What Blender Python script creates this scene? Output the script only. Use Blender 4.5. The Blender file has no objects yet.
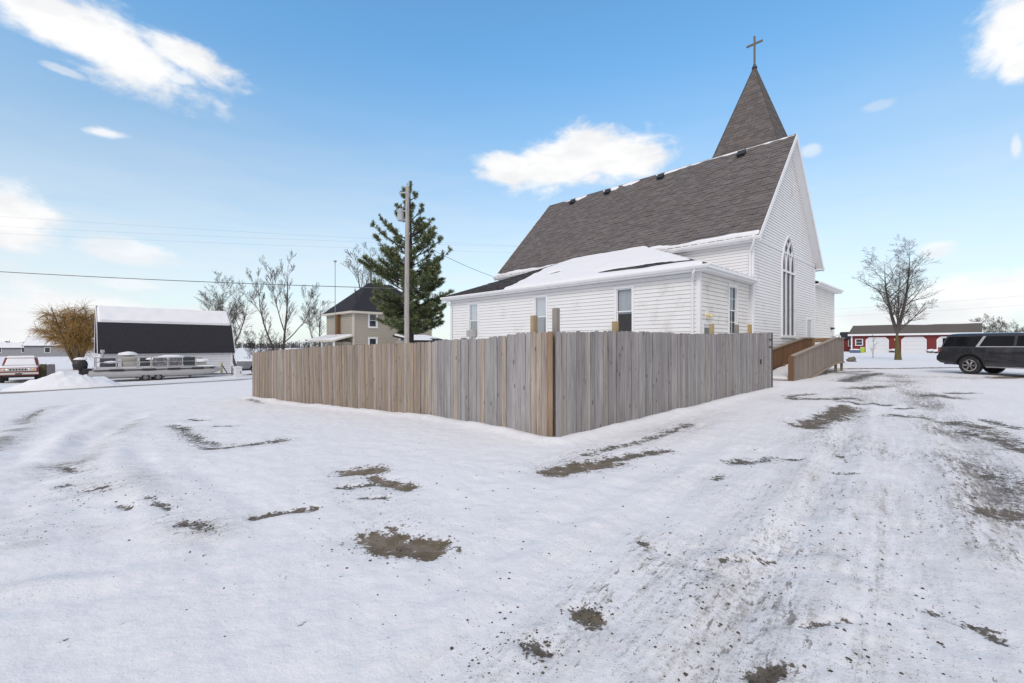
import bpy, bmesh, math, random
import numpy as np
from mathutils import Vector, Matrix, noise as mnoise
R = math.radians
random.seed(7)
SC = bpy.context.scene
COL = SC.collection
HY, F = 346.0, 456.0            # horizon row of the photograph and focal length in pixels (16 mm on 36 mm)
CAMH = 1.6

# ------------------------------------------------------------------ camera, sky, sun, exposure
cam = bpy.data.cameras.new('camera'); camo = bpy.data.objects.new('camera', cam); COL.objects.link(camo)
cam.lens = 36 * F / 1024; cam.sensor_width = 36; cam.clip_start = 0.05; cam.clip_end = 6000
camo.location = (0, 0, CAMH); camo.rotation_euler = (R(90), 0, 0)
cam.shift_y = (HY - 341.5) / 1024
SC.camera = camo
SC.view_settings.view_transform = 'Standard'; SC.view_settings.look = 'None'
SC.view_settings.gamma = 1; SC.view_settings.use_curve_mapping = False
SC.view_settings.exposure = 0.09
SUN_EL, SUN_AZ = R(38), R(205)       # azimuth clockwise from +Y: behind the camera, a little to its left
sl = bpy.data.lights.new('sun', 'SUN'); so = bpy.data.objects.new('sun', sl); COL.objects.link(so)
sl.energy = 1.25; sl.angle = R(24); sl.color = (1.0, 0.94, 0.90)
sd = Vector((math.sin(SUN_AZ) * math.cos(SUN_EL), math.cos(SUN_AZ) * math.cos(SUN_EL), math.sin(SUN_EL)))
so.rotation_euler = sd.to_track_quat('Z', 'Y').to_euler()

class NT:
    def __init__(s, tree): s.t = tree; s.n = tree.nodes; s.l = tree.links
    def new(s, typ, ins=None, **props):
        nd = s.n.new(typ)
        for k, v in props.items(): setattr(nd, k, v)
        for k, v in (ins or {}).items():
            if hasattr(v, 'links') or isinstance(v, bpy.types.NodeSocket): s.l.new(v, nd.inputs[k])
            else: nd.inputs[k].default_value = v
        return nd
    def math(s, op, a, b=0.0, c=0.0, clamp=False):
        return s.new('ShaderNodeMath', {0: a, 1: b, 2: c}, operation=op, use_clamp=clamp).outputs[0]
    def mix(s, f, a, b, blend='MIX'):
        nd = s.new('ShaderNodeMix', data_type='RGBA', blend_type=blend)
        for k, v in ((0, f), (6, a), (7, b)):
            if isinstance(v, bpy.types.NodeSocket): s.l.new(v, nd.inputs[k])
            else: nd.inputs[k].default_value = (v if k == 0 else (tuple(v) + (1,))[:4])
        return nd.outputs[2]
    def sstep(s, x, lo, hi):
        nd = s.new('ShaderNodeMapRange', {0: x, 1: lo, 2: hi, 3: 0.0, 4: 1.0}, interpolation_type='SMOOTHSTEP')
        return nd.outputs[0]
    def noise(s, vec, scale, detail=4, rough=0.55, dist=0.0):
        nd = s.new('ShaderNodeTexNoise', {'Scale': scale, 'Detail': detail, 'Roughness': rough, 'Distortion': dist})
        if vec is not None: s.l.new(vec, nd.inputs['Vector'])
        return nd.outputs['Fac']
    def mapping(s, vec, scale=(1, 1, 1), loc=(0, 0, 0), rot=(0, 0, 0), typ='POINT'):
        nd = s.new('ShaderNodeMapping', {'Location': loc, 'Rotation': rot, 'Scale': scale}, vector_type=typ)
        s.l.new(vec, nd.inputs['Vector']); return nd.outputs[0]

def build_world():
    w = bpy.data.worlds.new('World'); SC.world = w; w.use_nodes = True
    t = NT(w.node_tree); t.n.clear()
    sky = t.new('ShaderNodeTexSky', sky_type='NISHITA', sun_disc=False, sun_elevation=SUN_EL,
                sun_rotation=SUN_AZ, altitude=200, air_density=1.0, dust_density=0.6, ozone_density=1.6)
    skyc = t.new('ShaderNodeHueSaturation', {'Saturation': SKY_SAT, 'Value': SKY_VAL, 'Color': sky.outputs[0]}).outputs[0]
    skyc = t.mix(1.0, skyc, (0.87, 1.10, 1.04), 'MULTIPLY')
    tc = t.new('ShaderNodeTexCoord').outputs['Generated']
    sep = t.new('ShaderNodeSeparateXYZ', {0: tc})
    az = t.math('ARCTAN2', sep.outputs[0], sep.outputs[1])
    el = t.math('ARCSINE', sep.outputs[2])
    p = t.new('ShaderNodeCombineXYZ', {0: az, 1: el}).outputs[0]
    nz = t.noise(t.mapping(tc, (1, 1, 2.2)), 9.0, 8, 0.58, 0.6)
    nz2 = t.noise(t.mapping(tc, (1, 1, 1.6)), 30.0, 6, 0.6)
    nn = t.math('ADD', t.math('MULTIPLY', t.math('SUBTRACT', nz, 0.5), 1.2), t.math('MULTIPLY', t.math('SUBTRACT', nz2, 0.5), 0.8))
    # the clouds of this sky: azimuth, elevation, size and softness of each
    C = [(110, 44, 105, 30, -14, 1), (50, 12, 80, 28, -8, 1), (140, 62, 60, 24, -16, 1), (185, 56, 62, 13, -8, 1), (178, 79, 22, 6, 5, .8), (62, 70, 24, 4, -4, .5),
         (105, 133, 24, 5, 6, .8), (12, 222, 52, 36, 0, 1), (122, 251, 48, 12, -4, .7), (130, 285, 40, 7, 0, .5),
         (508, 169, 34, 14, 0, 1), (570, 162, 66, 24, 8, 1), (620, 157, 54, 20, -4, 1), (585, 147, 38, 20, 0, 1),
         (1008, 26, 40, 36, -20, 1), (1020, 62, 22, 22, -20, 1), (1016, 146, 6, 11, 0, .6), (937, 250, 21, 9, 0, .7),
         (990, 296, 110, 24, 4, .9), (910, 318, 80, 14, 0, .7), (40, 318, 140, 34, 0, .85), (200, 320, 120, 16, 0, .5),
         (812, 150, 12, 6, 0, .5), (880, 105, 16, 5, 0, .3), (1250, 120, 160, 50, 0, 1), (-260, 60, 170, 60, 0, 1), (-200, 250, 140, 40, 0, 1)]
    field = None
    for (x, y, rx, ry, rot, st) in C:
        tx = (x - 512) / F; a = math.atan(tx); e = math.atan((HY - y) / F * math.cos(a))
        m = t.mapping(p, (1.15 * rx / F * math.cos(a) ** 2, 1.15 * ry / F * math.cos(a), 1), (a, e, 0), (0, 0, R(rot)), 'TEXTURE')
        d = t.new('ShaderNodeVectorMath', {0: m}, operation='LENGTH').outputs['Value']
        al = t.math('MULTIPLY', t.sstep(t.math('SUBTRACT', t.math('ADD', 1.0, nn), d), -0.10, 0.55), st)
        field = al if field is None else t.math('MAXIMUM', field, al)
    front = t.math('GREATER_THAN', sep.outputs[2], -0.02)
    field = t.math('MULTIPLY', field, front)
    shade = t.noise(t.mapping(tc, (1, 1, 3.0), (0.2, 0, 0.05)), 7.0, 5, 0.55)
    cloudc = t.mix(t.sstep(shade, 0.35, 0.62), CLOUD_LO, CLOUD_HI)
    # thin whitish layer that thickens down to the horizon, streaky
    veil = t.math('MULTIPLY', t.sstep(el, 0.60, -0.02), t.math('ADD', 0.86, t.math('MULTIPLY', t.math('SUBTRACT', t.noise(t.mapping(tc, (1, 1, 6)), 5, 4), 0.5), 0.5)), clamp=True)
    veil = t.math('POWER', veil, VEIL_POW)
    low = t.math('ADD', 0.70, t.math('MULTIPLY', t.sstep(el, 0.22, 0.62), 0.30))
    skyc = t.mix(1.0, skyc, t.new('ShaderNodeCombineXYZ', {0: low, 1: low, 2: low}).outputs[0], 'MULTIPLY')
    base = t.mix(veil, skyc, VEIL_COL)
    # unseen bright cloud added behind and above the camera as neutral fill light
    back = t.math('ADD', t.math('MULTIPLY', sep.outputs[1], -1.0), t.math('MULTIPLY', sep.outputs[2], 0.55))
    back = t.math('ADD', back, t.math('MULTIPLY', t.math('SUBTRACT', nz, 0.5), 1.2))
    back = t.math('MULTIPLY', t.sstep(back, -0.18, 0.35), 0.9)
    base = t.mix(back, base, BACK_FILL_COL)
    colr = t.mix(field, base, cloudc)
    bg = t.new('ShaderNodeBackground', {'Color': colr, 'Strength': 0.12})
    out = t.new('ShaderNodeOutputWorld', {'Surface': bg.outputs[0]})
SKY_SAT, SKY_VAL = 1.13, 2.05
CLOUD_LO, CLOUD_HI = (6.9, 6.95, 7.1), (8.0, 8.0, 8.0)
VEIL_COL, VEIL_POW = (6.6, 6.85, 7.15), 1.08
BACK_FILL_COL = (6.2, 5.75, 5.85)
build_world()

# ------------------------------------------------------------------ custom properties and helpers
def tag(o, label=None, cat=None, group=None, kind=None):
    for k, v in (('label', label), ('category', cat), ('group', group), ('kind', kind)):
        if v: o[k] = v
    return o
def thing(name, label, cat, loc=(0, 0, 0), rz=0.0, group=None):
    o = bpy.data.objects.new(name, None); COL.objects.link(o)
    o.location = loc; o.rotation_euler = (0, 0, rz); o.empty_display_size = 0.3
    return tag(o, label, cat, group)

class MB:
    """gathers faces, builds ONE mesh object"""
    def __init__(s): s.v = []; s.f = []; s.m = []; s.c = []; s.uv = []; s.hasuv = False
    def face(s, pts, mi=0, c=(1, 1, 1), uv=None):
        i = len(s.v); s.v.extend([tuple(p) for p in pts]); s.f.append(tuple(range(i, i + len(pts)))); s.m.append(mi); s.c.append(c)
        if uv: s.hasuv = True
        s.uv.append(uv)
    def mesh(s, vs, fs, mi=0, c=(1, 1, 1)):
        i = len(s.v); s.v.extend([tuple(p) for p in vs])
        for f in fs: s.f.append(tuple(i + k for k in f)); s.m.append(mi); s.c.append(c); s.uv.append(None)
    def box(s, cx, cy, cz, sx, sy, sz, mat=None, mi=0, c=(1, 1, 1)):
        vs = [Vector((cx + dx * sx / 2, cy + dy * sy / 2, cz + dz * sz / 2)) for dz in (-1, 1) for dx, dy in ((-1, -1), (1, -1), (1, 1), (-1, 1))]
        if mat is not None: vs = [mat @ v for v in vs]
        s.mesh(vs, [(3, 2, 1, 0), (4, 5, 6, 7), (0, 1, 5, 4), (1, 2, 6, 5), (2, 3, 7, 6), (3, 0, 4, 7)], mi, c)
    def box2(s, a, b, mi=0, c=(1, 1, 1)):
        s.box(*[(a[i] + b[i]) / 2 for i in range(3)], *[abs(b[i] - a[i]) for i in range(3)], mi=mi, c=c)
    def frame_box(s, P, X, Y, Z, lo, hi, mi=0, c=(1, 1, 1)):
        """box in the frame P + X,Y,Z"""
        vs = [P + X * (lo[0], hi[0])[i] + Y * (lo[1], hi[1])[j] + Z * (lo[2], hi[2])[k] for k in (0, 1) for i, j in ((0, 0), (1, 0), (1, 1), (0, 1))]
        s.mesh(vs, [(3, 2, 1, 0), (4, 5, 6, 7), (0, 1, 5, 4), (1, 2, 6, 5), (2, 3, 7, 6), (3, 0, 4, 7)], mi, c)
    def bar(s, p, q, w, h=None, up=(0, 0, 1), mi=0, c=(1, 1, 1)):
        p, q = Vector(p), Vector(q); d = (q - p); L = d.length; d.normalize(); h = h or w
        x = d.cross(Vector(up)); x = x.normalized() if x.length > 1e-5 else Vector((1, 0, 0)); z = x.cross(d)
        s.frame_box(p, x, d, z, (-w / 2, 0, -h / 2), (w / 2, L, h / 2), mi, c)
    def tube(s, pts, rad, n=6, caps=True, mi=0, c=(1, 1, 1)):
        pts = [Vector(p) for p in pts]; m = len(pts)
        if not hasattr(rad, '__len__'): rad = [rad] * m
        base = len(s.v); prev = None
        for i, p in enumerate(pts):
            d = (pts[min(i + 1, m - 1)] - pts[max(i - 1, 0)])
            d = d.normalized() if d.length > 1e-9 else Vector((0, 0, 1))
            if prev is None: x = d.cross(Vector((0.31, 0.77, 0.12)) if abs(d.z) > .9 else Vector((0, 0, 1)))
            else: x = prev - d * prev.dot(d)
            x.normalize(); prev = x; y = d.cross(x)
            for k in range(n):
                a = 2 * math.pi * k / n; s.v.append(tuple(p + (x * math.cos(a) + y * math.sin(a)) * rad[i]))
        for i in range(m - 1):
            for k in range(n):
                a, b = base + i * n + k, base + i * n + (k + 1) % n
                s.f.append((a, b, b + n, a + n)); s.m.append(mi); s.c.append(c); s.uv.append(None)
        if caps:
            for i0, rev in ((base, True), (base + (m - 1) * n, False)):
                f = tuple(range(i0, i0 + n)); s.f.append(f[::-1] if rev else f); s.m.append(mi); s.c.append(c); s.uv.append(None)
    def lathe(s, prof, n=20, M=None, mi=0, c=(1, 1, 1)):
        """profile [(r, z)] round local z"""
        M = M or Matrix(); base = len(s.v)
        for r, z in prof:
            for k in range(n):
                a = 2 * math.pi * k / n; s.v.append(tuple(M @ Vector((r * math.cos(a), r * math.sin(a), z))))
        for i in range(len(prof) - 1):
            for k in range(n):
                a, b = base + i * n + k, base + i * n + (k + 1) % n
                s.f.append((a, b, b + n, a + n)); s.m.append(mi); s.c.append(c); s.uv.append(None)
    def prism(s, poly, M, d0, d1, bevel=0.0, mi=0, c=(1, 1, 1), seg=2):
        """polygon in the local xz plane, extruded along local y from d0 to d1"""
        bm = bmesh.new(); a = [bm.verts.new((x, d0, z)) for x, z in poly]; b = [bm.verts.new((x, d1, z)) for x, z in poly]; n = len(poly)
        bm.faces.new(a); bm.faces.new(b[::-1])
        for i in range(n): bm.faces.new((a[i], b[i], b[(i + 1) % n], a[(i + 1) % n]))
        bmesh.ops.recalc_face_normals(bm, faces=bm.faces)
        if bevel:
            es = [e for e in bm.edges if e.is_manifold and e.calc_face_angle(0) > R(20)]
            bmesh.ops.bevel(bm, geom=es, offset=bevel, segments=seg, profile=0.5, affect='EDGES', clamp_overlap=True)
        bm.verts.index_update()
        s.mesh([M @ v.co for v in bm.verts], [[v.index for v in f.verts] for f in bm.faces], mi, c); bm.free()
    def blob(s, c3, r3, seed=0, amp=0.15, sub=2, cut=None, mi=0, c=(1, 1, 1), fr=1.5):
        bm = bmesh.new(); bmesh.ops.create_icosphere(bm, subdivisions=sub, radius=1)
        vs = []
        for v in bm.verts:
            k = 1 + amp * mnoise.noise(v.co * fr + Vector((seed * 3.1, seed * 1.7, 0)))
            q = Vector((v.co.x * r3[0] * k, v.co.y * r3[1] * k, v.co.z * r3[2] * k))
            if cut is not None: q.z = max(q.z, cut)
            vs.append(q + Vector(c3))
        s.mesh(vs, [[v.index for v in f.verts] for f in bm.faces], mi, c); bm.free()
    def build(s, name, mats, parent=None, smooth=False, label=None, merge=False):
        me = bpy.data.meshes.new(name); me.from_pydata(s.v, [], s.f)
        mats = mats if isinstance(mats, (list, tuple)) else [mats]
        for m in mats: me.materials.append(m)
        me.polygons.foreach_set('material_index', s.m)
        at = me.attributes.new('col', 'FLOAT_COLOR', 'FACE')
        at.data.foreach_set('color', [x for c in s.c for x in (c[0], c[1], c[2], 1.0)])
        if s.hasuv:
            ul = me.uv_layers.new(name='UVMap'); li = 0
            for f, uv in zip(s.f, s.uv):
                for k in range(len(f)):
                    if uv: ul.data[li].uv = uv[k]
                    li += 1
        if smooth:
            me.polygons.foreach_set('use_smooth', [True] * len(s.f))
            try: me.set_sharp_from_angle(angle=smooth if smooth is not True else R(40))
            except Exception: pass
        me.update()
        o = bpy.data.objects.new(name, me); COL.objects.link(o)
        if parent: o.parent = parent
        if label: o['label'] = label
        return o

def V(*a): return Vector(a)
def clip_poly(poly, reg):
    """clip 2-D polygon by a convex counter-clockwise region"""
    out = poly
    for i in range(len(reg)):
        ax, ay = reg[i]; bx, by = reg[(i + 1) % len(reg)]; inp, out = out, []
        if not inp: return []
        side = lambda p: (bx - ax) * (p[1] - ay) - (by - ay) * (p[0] - ax)
        for j in range(len(inp)):
            p, q = inp[j - 1], inp[j]; sp, sq = side(p), side(q)
            if (sp >= 0) != (sq >= 0):
                k = sp / (sp - sq); out.append((p[0] + (q[0] - p[0]) * k, p[1] + (q[1] - p[1]) * k))
            if sq >= 0: out.append(q)
    return out

# ------------------------------------------------------------------ materials
MATS = {}
def pmat(name, col, rough=0.6, metal=0.0, var=0.12, vscale=3.0, bump=0.0, bscale=40.0, usecol=False, coat=0.0, spec=0.5, dirt=None, stretch=(1, 1, 1), emit=0):
    if name in MATS: return MATS[name]
    m = bpy.data.materials.new(name); m.use_nodes = True; t = NT(m.node_tree); t.n.clear()
    tc = t.new('ShaderNodeTexCoord').outputs['Object']
    vec = t.mapping(tc, stretch)
    n1 = t.noise(vec, vscale, 6, 0.6)
    f = t.math('ADD', 1 - var, t.math('MULTIPLY', n1, 2 * var))
    c = (tuple(col) + (1,))[:4]
    if usecol:
        at = t.new('ShaderNodeAttribute', attribute_name='col').outputs['Color']
        base = t.mix(1.0, at, c, 'MULTIPLY')
    else:
        base = c
    cm = t.mix(1.0, base if not isinstance(base, tuple) else base[:3], t.new('ShaderNodeCombineXYZ', {0: f, 1: f, 2: f}).outputs[0], 'MULTIPLY')
    if dirt:                                        # (colour, amount, scale)
        dn = t.sstep(t.noise(vec, dirt[2], 8, 0.65), 0.62 - dirt[1] * 0.3, 0.78)
        cm = t.mix(t.math('MULTIPLY', dn, 0.7), cm, dirt[0])
    b = t.new('ShaderNodeBsdfPrincipled', {'Base Color': cm, 'Roughness': rough, 'Metallic': metal, 'Coat Weight': coat, 'Specular IOR Level': spec})
    if bump:
        bn = t.new('ShaderNodeBump', {'Strength': bump, 'Distance': 0.02, 'Height': t.noise(vec, bscale, 5, 0.6)})
        t.l.new(bn.outputs[0], b.inputs['Normal'])
    t.new('ShaderNodeOutputMaterial', {0: b.outputs[0]})
    MATS[name] = m; return m

def glass_mat(name='window_glass', tint=(0.75, 0.8, 0.82), refl=0.05):
    if name in MATS: return MATS[name]
    m = bpy.data.materials.new(name); m.use_nodes = True; t = NT(m.node_tree); t.n.clear()
    tc = t.new('ShaderNodeTexCoord').outputs['Object']
    tr = t.new('ShaderNodeBsdfTransparent', {'Color': tint + (1,)})
    bn = t.new('ShaderNodeBump', {'Strength': 0.06, 'Distance': 0.02, 'Height': t.noise(tc, 2.2, 2)})
    gl = t.new('ShaderNodeBsdfGlossy', {'Color': (.9, .93, 1, 1), 'Roughness': 0.03, 'Normal': bn.outputs[0]})
    fr = t.new('ShaderNodeFresnel', {'IOR': 1.5})
    f = t.math('ADD', refl, t.math('MULTIPLY', fr.outputs[0], 0.35), clamp=True)
    mx = t.new('ShaderNodeMixShader', {0: f, 1: tr.outputs[0], 2: gl.outputs[0]})
    t.new('ShaderNodeOutputMaterial', {0: mx.outputs[0]})
    MATS[name] = m; return m

def wood_mat(name, scale=1.0, rough=0.85, contrast=0.45):
    """colour of each board comes from the mesh; grain, knots and weather streaks run along v"""
    if name in MATS: return MATS[name]
    m = bpy.data.materials.new(name); m.use_nodes = True; t = NT(m.node_tree); t.n.clear()
    at = t.new('ShaderNodeAttribute', attribute_name='col').outputs['Color']
    uv = t.new('ShaderNodeUVMap', uv_map='UVMap').outputs[0]
    g1 = t.noise(t.mapping(uv, (70, 2.5, 1)), 1.0, 6, 0.65, 0.4)
    g2 = t.noise(t.mapping(uv, (9, 0.8, 1)), 1.0, 5, 0.6)
    g3 = t.noise(t.mapping(uv, (26, 1.0, 1), (5, 2, 0)), 1.0, 6, 0.65)
    f = t.math('ADD', 1.0, t.math('ADD', t.math('MULTIPLY', t.math('SUBTRACT', g1, 0.5), 0.9), t.math('ADD', t.math('MULTIPLY', t.math('SUBTRACT', g2, 0.5), 1.0), t.math('MULTIPLY', t.math('SUBTRACT', g3, 0.5), 1.0))), clamp=False)
    f = t.math('MAXIMUM', f, 0.25)
    c = t.mix(1.0, at, t.new('ShaderNodeCombineXYZ', {0: f, 1: f, 2: f}).outputs[0], 'MULTIPLY')
    vo = t.new('ShaderNodeTexVoronoi', {'Scale': 1.0, 'Randomness': 1.0}, feature='F1')
    t.l.new(t.mapping(uv, (8, 2.6, 1)), vo.inputs['Vector'])
    kn = t.sstep(vo.outputs['Distance'], 0.17, 0.08)
    rare = t.math('GREATER_THAN', t.new('ShaderNodeSeparateColor', {0: vo.outputs['Color']}).outputs[0], 0.35)
    c = t.mix(t.math('MULTIPLY', t.math('MULTIPLY', kn, rare), 0.75), c, (0.045, 0.032, 0.024))
    st = t.sstep(t.noise(t.mapping(uv, (16, 1.1, 1), (3, 1, 0)), 1.0, 7, 0.7), 0.57, 0.72)
    c = t.mix(t.math('MULTIPLY', st, 0.6), c, (0.06, 0.052, 0.047))
    b = t.new('ShaderNodeBsdfPrincipled', {'Base Color': c, 'Roughness': rough, 'Specular IOR Level': 0.25})
    bn = t.new('ShaderNodeBump', {'Strength': 0.5, 'Distance': 0.006, 'Height': g1}); t.l.new(bn.outputs[0], b.inputs['Normal'])
    t.new('ShaderNodeOutputMaterial', {0: b.outputs[0]})
    MATS[name] = m; return m

M_SIDING = pmat('white_vinyl_siding', (0.80, 0.805, 0.80), 0.5, usecol=True, var=0.05, vscale=1.2, dirt=((0.52, 0.50, 0.45), 0.30, 0.9))
M_SIDING2 = pmat('cream_vinyl_siding', (0.80, 0.79, 0.755), 0.5, usecol=True, var=0.05, vscale=1.2, dirt=((0.50, 0.47, 0.40), 0.42, 1.3))
M_TRIM = pmat('white_trim_paint', (0.80, 0.81, 0.82), 0.45, var=0.05, dirt=((0.5, 0.48, 0.45), 0.2, 2.5))
M_SHINGLE = pmat('grey_asbestos_shingle', (1, 1, 1), 0.9, var=0.22, vscale=9, bump=0.5, bscale=90, usecol=True, spec=0.2)
M_ROOFDARK = pmat('dark_asphalt_shingle', (0.035, 0.035, 0.042), 0.9, var=0.3, vscale=6, bump=0.4, bscale=80, spec=0.2)
M_ROOFGREY = pmat('grey_roofing', (0.10, 0.095, 0.095), 0.9, var=0.3, vscale=7, bump=0.4, bscale=80, spec=0.2)
M_GLASS = glass_mat()
M_CURTAIN = pmat('curtain_cloth', (0.62, 0.62, 0.64), 0.9, var=0.2, vscale=14, stretch=(1, 1, .1))
M_BACKING = pmat('dark_room_backing', (0.10, 0.11, 0.13), 0.7)
M_WOOD = wood_mat('weathered_wood')
M_BARK = pmat('grey_bark', (0.115, 0.10, 0.09), 0.95, var=0.4, vscale=5, bump=0.6, bscale=25, stretch=(1, 1, .3), spec=.15)
M_TWIG = pmat('dark_twigs', (0.115, 0.098, 0.088), 0.95, var=0.3, vscale=2, spec=.15)
M_GOLD = pmat('golden_willow_twigs', (0.37, 0.235, 0.085), 0.8, var=0.3, vscale=1.2, usecol=True, spec=.2)
M_NEEDLE = pmat('spruce_needles', (1, 1, 1), 0.75, var=0.3, vscale=1.5, usecol=True, spec=.25)
M_BLACK = pmat('black_plastic', (0.02, 0.02, 0.022), 0.5)
M_RUBBER = pmat('tyre_rubber', (0.022, 0.022, 0.024), 0.85, var=.3, vscale=12, dirt=((.25, .25, .25), .25, 9))
M_ALU = pmat('brushed_aluminium', (0.46, 0.46, 0.46), 0.42, 0.5, var=0.12, dirt=((.35, .34, .32), .3, 3))
M_CHROME = pmat('chrome', (0.75, 0.76, 0.78), 0.18, 1.0, var=0.06)
M_METAL = pmat('galvanised_steel', (0.36, 0.37, 0.39), 0.5, 0.6, var=0.2)

def snow_mat():
    m = bpy.data.materials.new('snow'); m.use_nodes = True; t = NT(m.node_tree); t.n.clear()
    tc = t.new('ShaderNodeTexCoord').outputs['Object']
    n1 = t.noise(tc, 2.0, 6, 0.6)
    c = t.mix(n1, (0.80, 0.81, 0.83), (0.86, 0.865, 0.875))
    b = t.new('ShaderNodeBsdfPrincipled', {'Base Color': c, 'Roughness': 0.8, 'Specular IOR Level': 0.25})
    bn = t.new('ShaderNodeBump', {'Strength': 0.35, 'Distance': 0.03, 'Height': t.noise(tc, 14, 7, 0.6)}); t.l.new(bn.outputs[0], b.inputs['Normal'])
    t.new('ShaderNodeOutputMaterial', {0: b.outputs[0]}); return m
M_SNOW = snow_mat()

def ground_mat():
    m = bpy.data.materials.new('snowy_ground'); m.use_nodes = True; t = NT(m.node_tree); t.n.clear()
    tc = t.new('ShaderNodeTexCoord').outputs['Object']
    at = t.new('ShaderNodeAttribute', attribute_name='dirt').outputs['Color']
    sp = t.new('ShaderNodeSeparateColor', {0: at}); bare, grime, warm = sp.outputs[0], sp.outputs[1], sp.outputs[2]
    fine = t.noise(tc, 26, 8, 0.68); mid = t.noise(tc, 5.5, 7, 0.62); big = t.noise(tc, 0.9, 5, 0.55); tiny = t.noise(tc, 95, 4, 0.6)
    along = t.mapping(tc, (1, 1, 1), (0, 0, 0), (0, 0, R(-50)))          # wheels run back-right: streaks follow them
    streak = t.noise(t.mapping(along, (0.55, 4.5, 1)), 1.0, 8, 0.68); streak2 = t.noise(t.mapping(along, (2.2, 17, 1)), 1.0, 6, 0.65)
    # snow itself
    snow = t.mix(mid, (0.79, 0.80, 0.82), (0.85, 0.855, 0.865))
    snow = t.mix(t.math('MULTIPLY', t.sstep(big, 0.5, 0.72), 0.25), snow, (0.75, 0.765, 0.80))
    # grime: packed grey slush that lets the gravel through as specks
    gf = t.math('MULTIPLY', grime, t.sstep(t.math('ADD', t.math('MULTIPLY', streak, .5), t.math('ADD', t.math('MULTIPLY', streak2, .3), t.math('MULTIPLY', fine, .2))), 0.40, 0.58))
    col = t.mix(t.math('MULTIPLY', gf, 0.75), snow, (0.45, 0.435, 0.415))
    dust = t.math('MULTIPLY', t.sstep(t.math('ADD', t.math('MULTIPLY', fine, .45), t.math('ADD', t.math('MULTIPLY', streak2, .35), t.math('MULTIPLY', grime, 0.16))), 0.49, 0.60), t.math('MINIMUM', t.math('MULTIPLY', grime, 1.3), 1.0))
    col = t.mix(t.math('MULTIPLY', dust, 0.65), col, (0.23, 0.21, 0.19))
    # loose crumbs of soil, denser where the snow is thin
    crumbs = None
    for sc, th in ((55.0, 0.27), (110.0, 0.34), (26.0, 0.13)):
        vo = t.new('ShaderNodeTexVoronoi', {'Scale': sc, 'Randomness': 1.0}, feature='F1'); t.l.new(tc, vo.inputs['Vector'])
        rnd = t.new('ShaderNodeSeparateColor', {0: vo.outputs['Color']}).outputs[1]
        lim = t.math('ADD', t.math('MULTIPLY', grime, 0.30), t.math('SUBTRACT', t.math('MULTIPLY', t.sstep(mid, 0.45, 0.75), 0.07), 0.03))
        k = t.math('MULTIPLY', t.math('LESS_THAN', rnd, lim), t.sstep(t.math('ADD', vo.outputs['Distance'], t.math('MULTIPLY', tiny, 0.25)), th + .14, th))
        crumbs = k if crumbs is None else t.math('MAXIMUM', crumbs, k)
    col = t.mix(t.math('MULTIPLY', crumbs, 0.85), col, (0.085, 0.075, 0.065))
    dn1 = t.noise(t.mapping(along, (6, 21, 1), (3, 7, 0)), 1.0, 6, 0.66); dn2 = t.noise(t.mapping(along, (2.4, 9, 1), (9, 2, 0)), 1.0, 7, 0.66)
    dash = t.math('MAXIMUM', t.sstep(t.math('ADD', dn1, t.math('MULTIPLY', grime, 0.20)), 0.70, 0.755), t.sstep(t.math('ADD', dn2, t.math('MULTIPLY', grime, 0.20)), 0.755, 0.80))
    col = t.mix(t.math('MULTIPLY', dash, 0.75), col, t.mix(tiny, (0.09, 0.082, 0.075), (0.24, 0.22, 0.20)))
    # bare ground
    fld = t.math('ADD', bare, t.math('ADD', t.math('MULTIPLY', t.math('SUBTRACT', mid, 0.5), 1.9), t.math('MULTIPLY', t.math('SUBTRACT', fine, 0.5), 2.0)))
    bm_ = t.sstep(fld, 0.47, 0.62)
    soil = t.mix(tiny, (0.115, 0.09, 0.068), (0.33, 0.27, 0.21))
    gravel = t.mix(tiny, (0.05, 0.047, 0.045), (0.21, 0.20, 0.19))
    grassy = t.mix(fine, (0.075, 0.062, 0.04), (0.22, 0.18, 0.12))
    bc = t.mix(warm, gravel, t.mix(t.sstep(mid, .40, .60), soil, grassy))
    bc = t.mix(t.math('MULTIPLY', t.sstep(fine, .64, .72), .7), bc, (.7, .72, .76))
    col = t.mix(bm_, col, bc)
    b = t.new('ShaderNodeBsdfPrincipled', {'Base Color': col, 'Roughness': 0.85, 'Specular IOR Level': 0.2})
    h = t.math('ADD', t.math('MULTIPLY', mid, 0.9), t.math('ADD', t.math('MULTIPLY', fine, 0.35), t.math('MULTIPLY', tiny, 0.10)))
    h = t.math('SUBTRACT', h, t.math('MULTIPLY', bm_, 0.5))
    bn = t.new('ShaderNodeBump', {'Strength': 0.55, 'Distance': 0.05, 'Height': h}); t.l.new(bn.outputs[0], b.inputs['Normal'])
    t.new('ShaderNodeOutputMaterial', {0: b.outputs[0]}); return m
M_GROUND = ground_mat()

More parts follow.
